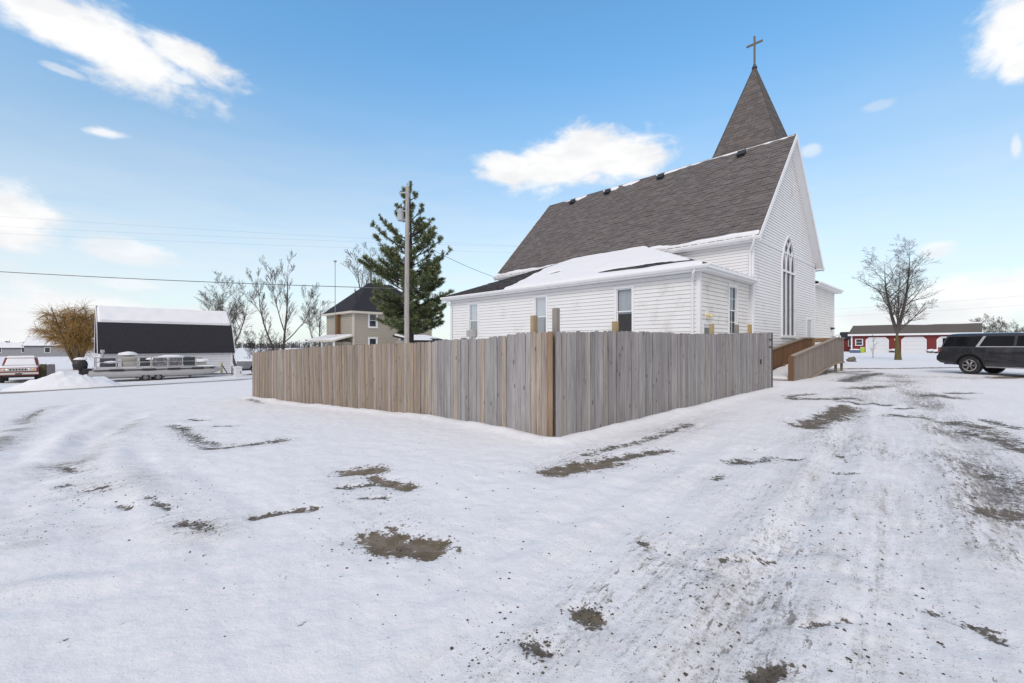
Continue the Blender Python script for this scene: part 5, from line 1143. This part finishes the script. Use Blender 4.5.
def suv():
    th = R(18); fx, fy = math.sin(th), -math.cos(th); ax, ay = math.cos(th), math.sin(th)
    bx, by = 21.18 + ax * .86, 21.05 + ay * .86
    T = thing('parked_suv', 'dark grey dusty SUV with chrome trim parked at the right edge of the snowy drive', 'car', (bx, by, gh(20.95, 21.05) + .0), math.atan2(fy, fx))
    paint = pmat('dark_grey_paint', (.032, .033, .040), .25, .3, var=.12, vscale=1.2, coat=.7, dirt=((.09, .09, .09), .3, 1.3))
    glass = pmat('tinted_glass', (.010, .011, .013), .08, spec=.25); chrome = M_CHROME
    HWd = 1.0
    rear_arch = arc(0, .42, .50, 0, 180); front_arch = arc(3.3, .42, .50, 0, 180)
    low = [(-1.10, .50), (-1.26, .62), (-1.27, .80), (-1.19, .92), (-1.185, 1.10), (-1.13, 1.235), (2.75, 1.235), (3.6, 1.19), (4.18, 1.08), (4.34, .9), (4.36, .58), (4.2, .38), (3.84, .36)] + front_arch + [(2.76, .36), (.54, .36)] + rear_arch + [(-.54, .42)]
    mb = MB(); mb.prism(low, Matrix(), -HWd, HWd, .055, seg=3); body = mb.build('body', paint, T, smooth=R(35))
    # cabin
    zb, zt = 1.20, 1.93; yb, yt = .955, .74
    def loop(z, x0, x1, y): return [V(x0, -y, z), V(x1, -y, z), V(x1, y, z), V(x0, y, z)]
    bm = bmesh.new(); ls = [[bm.verts.new(v) for v in loop(*a)] for a in ((zb, -1.13, 2.95, yb), (1.74, -.98, 2.05, .80), (1.86, -.86, 1.75, .72), (1.90, -.55, 1.4, .52))]
    for A, B in zip(ls, ls[1:]):
        for i in range(4): bm.faces.new((A[i], A[(i + 1) % 4], B[(i + 1) % 4], B[i]))
    bm.faces.new(ls[-1]); bmesh.ops.recalc_face_normals(bm, faces=bm.faces)
    bmesh.ops.bevel(bm, geom=[e for e in bm.edges], offset=.045, segments=2, profile=.5, affect='EDGES', clamp_overlap=True)
    bm.verts.index_update(); mb = MB(); mb.mesh([v.co.copy() for v in bm.verts], [[v.index for v in f.verts] for f in bm.faces]); bm.free(); mb.build('cabin', paint, T, smooth=R(40))
    ys = lambda z: yb - (z - zb) * (yb - .80) / (1.74 - zb) + .014
    def side_poly(pts, name, m, off=0.0, parent=T, both=True, th=.008):
        for sg in ((-1, 1) if both else (-1,)):
            mb = MB(); A = [V(x, sg * (ys(z) + off), z) for x, z in pts]; B = [p - V(0, sg * th, 0) for p in A]
            mb.face(A if sg < 0 else A[::-1]); mb.face(B[::-1] if sg < 0 else B)
            for i in range(len(A)): j = (i + 1) % len(A); mb.face([A[i], B[i], B[j], A[j]])
            mb.build(name, m, parent)
    side_poly([(-1.02, 1.285), (.20, 1.285), (.40, 1.735), (-.80, 1.735), (-.92, 1.64)], 'side_window', glass)
    side_poly([(.36, 1.285), (1.48, 1.285), (1.48, 1.735), (.54, 1.735)], 'side_window', glass)
    side_poly([(1.58, 1.285), (2.60, 1.285), (2.02, 1.735), (1.58, 1.735)], 'side_window', glass)
    side_poly([(.22, 1.275), (.335, 1.275), (.525, 1.745), (.425, 1.745)], 'pillar_trim', chrome, .004)
    side_poly([(.22, 1.245), (2.6, 1.245), (2.6, 1.28), (.22, 1.28)], 'window_trim', chrome, .006)
    dark = pmat('door_seam', (.008, .008, .009), .6)
    for sg in (-1, 1):
        y = sg * (HWd + .0015)
        mb = MB()
        for x, z0, z1 in ((1.53, .5, 1.2), (.52, .80, 1.2), (2.62, .5, 1.2)): mb.box2((x - .007, y - .002 * sg, z0), (x + .007, y + .002 * sg, z1))
        mb.box2((.52, y - .002 * sg, .50), (2.62, y + .002 * sg, .512)); mb.build('door_seam', dark, T)
        for x in (.78, 1.82):
            mb = MB(); mb.box2((x - .10, sg * (HWd + .002), 1.035), (x + .10, sg * (HWd + .03), 1.06)); mb.build('door_handle', paint, T)
        mb = MB(); mb.box2((.62, sg * (HWd - .1), .33), (2.7, sg * (HWd + .05), .385)); mb.build('running_board', M_CHROME, T)
        mb = MB(); mb.box2((-1.19, sg * .84, 1.0), (-1.10, sg * (HWd + .008), 1.50 if False else 1.24)); mb.build('tail_light', pmat('tail_red', (.30, .10, .10), .2), T)
        for cx in (0, 3.3):
            mb = MB(); pts = arc(cx, .42, .51, 0, 180, 16); pts2 = arc(cx, .42, .565, 0, 180, 16)
            for i in range(16): mb.face([V(p[0], sg * (HWd + .006), p[1]) for p in (pts[i], pts[i + 1], pts2[i + 1], pts2[i])][::(1 if sg > 0 else -1)])
            mb.build('arch_trim', paint, T)
        for x in (0, 3.3): wheel(T, x, sg * (HWd - .15), .405, .28, sg, M_CHROME)
    mb = MB(); mb.box2((-1.05, -.8, .42), (4.0, .8, .60)); mb.build('underbody', M_BLACK, T)
    for x, y in ((0, 0), (3.3, 0)): mb = MB(); mb.box2((x - .52, -.84, .4), (x + .52, .84, .95)); mb.build('wheel_housing', M_BLACK, T)
    mb = MB(); mb.box2((-1.155, -.72, 1.33), (-1.0, .72, 1.68)); mb.build('rear_window', glass, T)
    mb = MB(); mb.box2((4.335, -.55, .6), (4.375, .55, .98)); mb.build('grille', chrome, T)
    for y in (-.78, .78): mb = MB(); mb.box2((4.15, y - .17, .82), (4.34, y + .17, 1.0)); mb.build('headlight', glass, T)
    for y in (-1.12, 1.12): mb = MB(); mb.blob((2.35, y, 1.32), (.1, .11, .09), 1, .05); mb.build('wing_mirror', paint, T, smooth=True)
suv()

def pickup(label, X, Y, rz, col, snowy, zoff=0, sc=1.0):
    T = thing('pickup_truck', label, 'truck', (X, Y, gh(X, Y) + zoff), rz); T.scale = (sc, sc, sc)
    paint = pmat('truck_paint_%d' % int(col[0] * 100), col, .4, var=.15, coat=.3); white = pmat('cream_paint', (.62, .60, .56), .45); HWd = .97
    r = .37; zl = .50
    low = [(-1.3, zl), (-1.35, .62), (-1.35, 1.08), (2.95, 1.08), (3.08, 1.02), (3.10, .72), (3.06, zl), (2.8, zl)] + arc(2.35, zl - .08, .45, 10, 170) + [(1.85, zl), (.48, zl)] + arc(0, zl - .08, .45, 10, 170) + [(-.48, zl)]
    mb = MB(); mb.prism(low, Matrix(), -HWd, HWd, .04); mb.build('body', paint, T, smooth=R(35))
    zb, zt = 1.07, 1.72
    pts = [(.55, zb), (1.85, zb), (1.45, zt - .05), (1.35, zt), (.72, zt), (.62, zt - .06)]
    bm = bmesh.new(); A = [bm.verts.new((x, -(HWd - .06 - (z - zb) * .22), z)) for x, z in pts]; B = [bm.verts.new((x, (HWd - .06 - (z - zb) * .22), z)) for x, z in pts]; n = len(pts)
    bm.faces.new(A); bm.faces.new(B[::-1]); [bm.faces.new((A[i], B[i], B[(i + 1) % n], A[(i + 1) % n])) for i in range(n)]; bmesh.ops.recalc_face_normals(bm, faces=bm.faces)
    bmesh.ops.bevel(bm, geom=list(bm.edges), offset=.03, segments=2, profile=.5, affect='EDGES', clamp_overlap=True); bm.verts.index_update()
    mb = MB(); mb.mesh([v.co.copy() for v in bm.verts], [[v.index for v in f.verts] for f in bm.faces]); bm.free(); mb.build('cab', paint, T, smooth=R(40))
    dg = pmat('tinted_glass', (.012, .013, .016), .05)
    f = lambda k, y: V(1.85 + (1.45 - 1.85) * k + .015, y, zb + (zt - .05 - zb) * k + .015)
    mb = MB(); mb.face([f(.08, -.80), f(.08, .80), f(.90, .70), f(.90, -.70)]); mb.build('windshield', dg, T)
    for sg in (-1, 1):
        y = lambda z: sg * (HWd - .06 - (z - zb) * .22 + .008); mb = MB(); q = [(.72, zb + .08), (1.68, zb + .08), (1.40, zt - .12), (.76, zt - .12)]; mb.face([V(x, y(z), z) for x, z in q][::-sg]); mb.build('side_window', dg, T)
        for x in (0, 2.35): wheel(T, x, sg * (HWd - .14), r, .22, sg, M_METAL, 5, .6)
    fz = 3.10
    mb = MB(); mb.box2((fz + .002, -.84, .80), (fz + .03, .84, 1.01)); g = mb.build('grille', white, T)
    mb = MB(); [mb.box2((fz + .031, -.42 + .14 * i, .85), (fz + .04, -.33 + .14 * i, .96)) for i in range(7)]; mb.build('grille_slot', M_BLACK, g)
    for y in (-.70, -.52, .52, .70):
        mb = MB(); mb.lathe([(0, .03), (.05, .028), (.085, .01), (.09, 0)], 16, Matrix.Translation((fz + .03, y, .905)) @ Matrix.Rotation(R(90), 4, 'Y')); mb.build('headlight', M_CHROME if abs(y) < .6 else pmat('amber_lens', (.7, .45, .3), .3), T, smooth=True)
    mb = MB(); mb.prism([(3.08, .56), (3.2, .58), (3.2, .70), (3.08, .72)], Matrix(), -.95, .95, .015); mb.build('bumper', white, T)
    mb = MB(); mb.box2((-1.2, -.75, .36), (2.9, .75, .52)); mb.build('underbody', M_BLACK, T)
    mb = MB(); mb.box2((3.201, -.16, .58), (3.21, .16, .67)); mb.build('number_plate', M_BLACK, T)
    if snowy:
        mb = MB()
        snow_sheet(mb, V(.7, -.72, zt + .005), X3, Y3, [(0, 0), (.72, 0), (.72, 1.44), (0, 1.44)], lambda s, t: 1, .09, .06)
        snow_sheet(mb, V(1.84, -.80, zb + .06) + V(.02, 0, .01), Y3, V(-.40, 0, zt - .1 - zb).normalized(), [(0, 0), (1.60, 0), (1.48, .66), (.12, .66)], lambda s, t: .8 - .3 * mnoise.noise(V(s * 2, t * 2, 0)), .05, .05)
        snow_sheet(mb, V(1.86, -.92, 1.085), X3, Y3, [(0, 0), (1.18, 0), (1.18, 1.84), (0, 1.84)], lambda s, t: .8, .08, .08)
        snow_sheet(mb, V(-1.3, -.9, 1.085), X3, Y3, [(0, 0), (1.8, 0), (1.8, 1.8), (0, 1.8)], lambda s, t: .8, .12, .1)
        mb.build('snow_cover', M_SNOW, T, smooth=True)
    return T
fX, fY = px(19.5, 28.6); fw = (-V2[0], -V2[1])
pickup('old red pickup truck with pale grille and snow-covered windshield at left edge', fX - 3.1 * fw[0], fY - 3.1 * fw[1], math.atan2(fw[1], fw[0]) + R(-1), (.20, .016, .018), True, sc=.92)
gX, gY = px(243.5, 36.5); pickup('grey pickup truck half hidden behind the far end of the fence', gX + 1.1, gY + .2, GA - R(25), (.16, .17, .19), True)

# ------------------------------------------------------------------ pontoon boat on its trailer, snow pile
def boat():
    wx, wy = uv2w(.95, 40.6); z0 = gh(*uv2w(4.5, 40.6)) - .02
    T = thing('pontoon_boat', 'long silver pontoon boat with snow on its seats and black outboard before the shed', 'boat', (wx, wy, z0), GA)
    L = 7.55; deck = .86
    for y in (.15, 2.0):
        mb = MB(); pts = [(0, .58, .05), (.05, .56, .24), (.9, .55, .28), (6.1, .55, .28), (6.9, .60, .25), (7.35, .70, .15), (7.6, .78, .04)]
        mb.tube([V(x, y, z) for x, z, r in pts], [r for x, z, r in pts], 16); mb.build('pontoon', M_ALU, T, smooth=R(60))
    mb = MB(); mb.box2((.25, -.12, deck - .02), (7.1, 2.28, deck + .08)); mb.build('deck', M_ALU, T)
    mb = MB(); [mb.box2((x, -.13, deck - .09), (x + .75, -.122, deck + .015)) for x in (1.05, 2.75, 4.2, 5.6)]; mb.box2((6.7, -.13, deck - .07), (7.0, -.122, deck + .01)); mb.build('hull_marking', M_BLACK, T)
    # rails round the deck
    for y in (-.08, 2.22):
        mb = MB()
        for z in (.16, .48, .78): mb.tube([V(.35, y, deck + z), V(5.9, y, deck + z)], .022, 6)
        for x in (.4, 1.4, 2.5, 3.25, 4.2, 5.05, 5.85): mb.tube([V(x, y, deck + .08), V(x, y, deck + .8)], .035, 6)
        mb.build('rail', M_ALU, T)
        m = MB(); [m.box2((a, y - .012, deck + .14), (b, y + .012, deck + .74)) for a, b in ((3.35, 4.12), (4.28, 4.98))]; m.build('rail_panel', pmat('mottled_panel', (.10, .10, .11), .7, var=1.0, vscale=9, dirt=((.5, .5, .5), .6, 7)), T)
        m = MB(); m.box2((5.12, y - .014, deck + .12), (5.8, y + .014, deck + .78)); m.build('gate', pmat('dark_green', (.03, .04, .04), .5), T)
    seat = pmat('grey_vinyl', (.42, .40, .36), .6); dks = pmat('dark_vinyl', (.06, .06, .07), .6)
    for (a, b, y0, y1, h, m) in ((.6, 1.5, .2, .8, .42, dks), (1.8, 2.5, .1, .7, .5, seat), (2.7, 3.2, .1, .7, .42, dks), (3.4, 5.0, 1.5, 2.1, .5, seat), (5.4, 6.6, .2, 1.9, .38, seat)):
        mb = MB(); mb.prism([(a, deck + .09), (a, deck + h), (b, deck + h), (b, deck + .09)], Matrix(), y0, y1, .05); mb.prism([(a, deck + h + .01), (a, deck + h + .34), (b, deck + h + .34), (b, deck + h + .01)], Matrix(), y1 - .14, y1, .04); mb.build('seat', m, T, smooth=R(40))
    mb = MB(); mb.prism([(1.75, deck + .09), (1.75, deck + .95), (2.45, deck + .95), (2.65, deck + .5), (2.65, deck + .09)], Matrix(), .9, 1.7, .04); mb.build('console', seat, T)
    mb = MB(); mb.tube([V(.75, .9, deck + .1), V(.75, .9, deck + 1.15)], .07, 8); mb.tube([V(.75, .9, deck + 1.12), V(.75, .9, deck + 1.32)], .12, 8); mb.build('light_post', M_ALU, T)
    mb = MB(); mb.blob((2.1, 1.25, deck + .95), (.55, .5, .24), 1, .15, 2, -.02); mb.blob((3.9, .6, deck + .62), (.9, .5, .2), 2, .2, 2, -.03); mb.blob((4.6, 1.7, deck + .72), (.9, .45, .2), 3, .2, 2, -.03); mb.blob((6.2, 1, deck + .4), (.9, .95, .22), 4, .2, 2, -.03); mb.blob((1.2, .5, deck + .44), (.45, .35, .12), 5, .2, 2, -.03)
    snow_sheet(mb, V(.3, -.1, deck + .085), X3, Y3, [(0, 0), (6.8, 0), (6.8, 2.3), (0, 2.3)], lambda s, t: .5 + .4 * mnoise.noise(V(s, t, 3)), .1, .12); mb.build('snow_cover', M_SNOW, T, smooth=True)
    mb = MB(); mb.blob((-.34, 1.05, deck + .34), (.40, .30, .42), 9, .08, 2); mb.prism([(-.42, .1), (-.42, deck), (-.18, deck), (-.18, .3), (-.1, .1)], Matrix(), .95, 1.15, .03); mb.prism([(-.25, deck - .35), (-.25, deck + .1), (.22, deck + .05), (.22, deck - .25)], Matrix(), .8, 1.3, .02); om = mb.build('outboard_motor', M_BLACK, T, smooth=R(50))
    mb = MB(); mb.blob((-.34, 1.05, deck + .68), (.36, .28, .15), 6, .15, 2, -.03); mb.build('snow_cover', M_SNOW, om, smooth=True)
    # trailer
    Q = thing('boat_trailer', 'low galvanised boat trailer with two axles under the pontoon boat', 'trailer', (wx, wy, z0), GA)
    mb = MB()
    for y in (.55, 1.6): mb.bar((.4, y, .27 - .01), (7.6, y, .27 - .01), .07, .09)
    for x in (1.0, 2.5, 4, 5.6): mb.bar((x, -.05, .20), (x, 2.2, .20), .07, .06)
    mb.bar((7.55, .55, .25), (8.6, 1.07, .25), .07, .09); mb.bar((7.55, 1.6, .25), (8.6, 1.07, .25), .07, .09); mb.build('frame', M_METAL, Q)
    mb = MB(); mb.bar((7.75, 1.07, .25), (7.75, 1.07, 1.15), .14, .14); mb.build('winch_post', pmat('yellowed_paint', (.55, .50, .33), .6), Q)
    mb = MB(); mb.bar((8.1, 1.0, .3), (7.75, 1.0, .95), .06, .06); mb.bar((8.45, 1.07, .0), (8.45, 1.07, .85), .06, .06); mb.build('jack', M_BLACK, Q)
    for x in (2.95, 3.65):
        for sg, y in ((-1, .0), (1, 2.15)): wheel(Q, x, y, .25, .18, sg, M_METAL, 5, .55)
    mb = MB()
    for y in (-.02, 2.17):
        for x in (2.95, 3.65):
            a = arc(x, .25, .31, 10, 170, 8)
            for p, q in zip(a, a[1:]): mb.bar((p[0], y, p[1]), (q[0], y, q[1]), .22, .02, up=(0, 1, 0))
    mb.build('fender', M_ALU, Q)
boat()

def snow_pile():
    X, Y = px(64, 25.2); z = gh(X, Y); mb = MB(); n = 56
    d = V(U2[0], U2[1], 0); e = V(V2[0], V2[1], 0)
    g = {}
    for i in range(n + 1):
        for j in range(n + 1):
            s, t = -3.3 + 6.6 * i / n, -2 + 4 * j / n; r = math.hypot(s / 2.5 * (1 if s < 0 else .95), t / 1.5)
            h = 1.0 * max(0, 1 - r) ** .9 + .14 * mnoise.noise(V(s * 1.2, t * 1.2, 1)) * max(0, 1.2 - r) + .09 * mnoise.noise(V(s * 3.3, t * 3.3, 2)) * max(0, 1.2 - r) + .45 * max(0, 1 - math.hypot((s - 1.7) / 1.0, (t - .9) / .7))
            p = d * s + e * t; g[i, j] = V(p.x, p.y, gz(X + p.x, Y + p.y) - z + h - .06 - .1 * max(0, r - 1))
    for i in range(n):
        for j in range(n): mb.face([g[i, j], g[i + 1, j], g[i + 1, j + 1], g[i, j + 1]])
    o = mb.build('snow_pile', M_SNOW, smooth=True); o.location = (X, Y, z); tag(o, 'rounded pile of ploughed snow between the red pickup and the boat', 'snow pile')
snow_pile()

# ------------------------------------------------------------------ small things
def wood_post(label, x, D, w, h, c, rot):
    X, Y = px(x, D); T = thing('wooden_post', label, 'post', (X, Y, gh(X, Y)), rot, 'weathered posts behind the red pickup')
    mb = MB(); bm = bmesh.new(); mb.prism([(-w / 2, -.2), (-w / 2 * .92, h), (-w * .1, h + .05), (w / 2 * .92, h - .02), (w / 2, -.2)], Matrix(), -w * .4, w * .4, .02); mb.build('post', pmat('old_post_%s' % label[0], c, .9, var=.3, vscale=9, stretch=(3, 3, .4), bump=.5), T)
    mb = MB(); mb.blob((0, 0, h + .02), (w * .48, w * .4, .07), 3, .2, 2, -.02); mb.build('snow_cap', M_SNOW, T, smooth=True)
wood_post('mossy green-brown old post behind the red pickup', 43.5, 30, .34, 1.15, (.10, .10, .05), .5); wood_post('stout grey weathered old post beside the mossy one', 51, 30, .42, 1.15, (.17, .17, .19), .8)

def utility_box():
    X, Y = px(238, 33.5); T = thing('utility_box', 'small white box standing in the snow near the low end of the fence', 'utility box', (X, Y, gh(X, Y)), GA)
    mb = MB(); mb.prism([(-.22, -.1), (-.22, .72), (.22, .72), (.22, -.1)], Matrix(), -.2, .2, .02); mb.build('case', pmat('box_white', (.70, .71, .72), .5, var=.1), T)
    mb = MB(); mb.prism([(-.25, .722), (-.25, .78), (0, .83), (.25, .78), (.25, .722)], Matrix(), -.23, .23, .01); mb.build('lid', M_TRIM, T)
    mb = MB(); mb.box2((.1, -.225, .3), (.14, -.202, .44)); mb.build('handle', M_BLACK, T)
utility_box()
def boulder():
    X, Y = px(851.5, 38); mb = MB(); mb.blob((0, 0, .1), (.34, .30, .30), 4, .8, 3, None, fr=1.6); o = mb.build('boulder', pmat('mossy_stone', (.16, .145, .11), .95, var=.4, vscale=6, bump=.6, bscale=14), smooth=R(30)); o.location = (X, Y, gh(X, Y)); tag(o, 'grey-brown boulder in the snow beyond the foot of the ramp landing', 'boulder')
boulder()
def bins():
    X, Y = px(862.5, 70.5); T = thing('trash_bin', 'bright yellow-green bin standing by the red barn wall', 'bin', (X, Y, gh(X, Y)), .8)
    mb = MB(); mb.prism([(-.22, 0), (-.28, .8), (.28, .8), (.22, 0)], Matrix(), -.25, .25, .03); mb.build('bin_body', pmat('lime_plastic', (.42, .60, .04), .5), T)
    mb = MB(); mb.prism([(-.30, .802), (-.30, .86), (.30, .86), (.30, .802)], Matrix(), -.28, .28, .02); mb.build('lid', M_SNOW, T)
    X, Y = px(855, 70); T = thing('storage_chest', 'low blue-grey chest under snow beneath the barn window', 'chest', (X, Y, gh(X, Y)), GA - math.pi / 2)
    mb = MB(); mb.prism([(-.65, 0), (-.65, .45), (.65, .45), (.65, 0)], Matrix(), -.3, .3, .03); mb.build('chest_body', pmat('blue_grey', (.10, .13, .22), .5), T)
    mb = MB(); mb.blob((0, 0, .45), (.68, .33, .16), 2, .2, 2, .003); mb.build('snow_cap', M_SNOW, T, smooth=True)
    for x, D, lab, s in ((893, 70, 'low snow-capped bush between the two barn garage doors', 1), (931, 66, 'low snow-capped bush right of the second garage door', 2), (936.5, 64, 'larger snow-capped bush right behind the rear of the dark car', 3)):
        X, Y = px(x, D); T = thing('snowy_bush', lab, 'bush', (X, Y, gh(X, Y)), 0, 'snowy bushes by the barn'); mb = MB(); rng = random.Random(s)
        for i in range(150): p = V(0, 0, .02); branch(mb, rng, p, V(rng.uniform(-1, 1), rng.uniform(-1, 1), .5), rng.uniform(.4, .7), .014, .008, 3, .2, .05, 3)
        mb.build('twigs', M_TWIG, T); mb = MB(); mb.blob((0, 0, .38), (.55, .5, .2), s, .4, 2); mb.build('snow_cap', M_SNOW, T, smooth=True)
bins()

def crumbs():
    rng = random.Random(5); mb = MB(); spots = []
    for (x, y, rx, ry, n) in ((500, 640, 45, 25, 90), (540, 655, 30, 14, 60), (590, 612, 22, 10, 60), (400, 548, 55, 20, 140), (375, 490, 50, 18, 110), (770, 672, 20, 10, 60), (700, 600, 70, 70, 150), (200, 530, 20, 8, 60), (90, 490, 40, 14, 130), (40, 520, 40, 30, 60), (130, 440, 60, 25, 80), (170, 500, 60, 25, 90), (195, 437, 30, 12, 60), (820, 520, 120, 60, 300), (960, 470, 60, 60, 160), (30, 420, 30, 15, 110), (600, 466, 60, 10, 80), (560, 540, 380, 110, 340), (900, 640, 100, 30, 80)):
        for i in range(n):
            X, Y = p2g(max(4, x + rng.gauss(0, rx * .6)), min(700, max(400, y + rng.gauss(0, ry * .6)))); spots.append((X, Y))
    xs, ys = np.array([s[0] for s in spots]), np.array([s[1] for s in spots]); zs = gz(xs, ys) + micro(xs, ys)
    for X, Y, Z in zip(xs, ys, zs):
        s = rng.choice((.003, .004, .006, .010)) * rng.uniform(.7, 1.4); k = rng.uniform(.6, 1.5); c = (.075 * k, .064 * k, .052 * k)
        vs = [V(X + s * rng.uniform(.6, 1.4) * a, Y + s * rng.uniform(.6, 1.4) * b, Z + s * .7 * d * rng.uniform(.6, 1.2)) for a, b, d in ((1, 0, 0), (0, 1, 0), (-1, 0, 0), (0, -1, 0), (0, 0, 1), (0, 0, -1))]
        mb.mesh(vs, [(0, 1, 4), (1, 2, 4), (2, 3, 4), (3, 0, 4), (1, 0, 5), (2, 1, 5), (3, 2, 5), (0, 3, 5)], 0, c)
    o = mb.build('soil_crumbs', pmat('soil_crumb', (1, 1, 1), .95, usecol=True)); tag(o, 'scattered dark soil crumbs and gravel bits lying on the trodden snow', 'crumbs', kind='stuff')
crumbs()
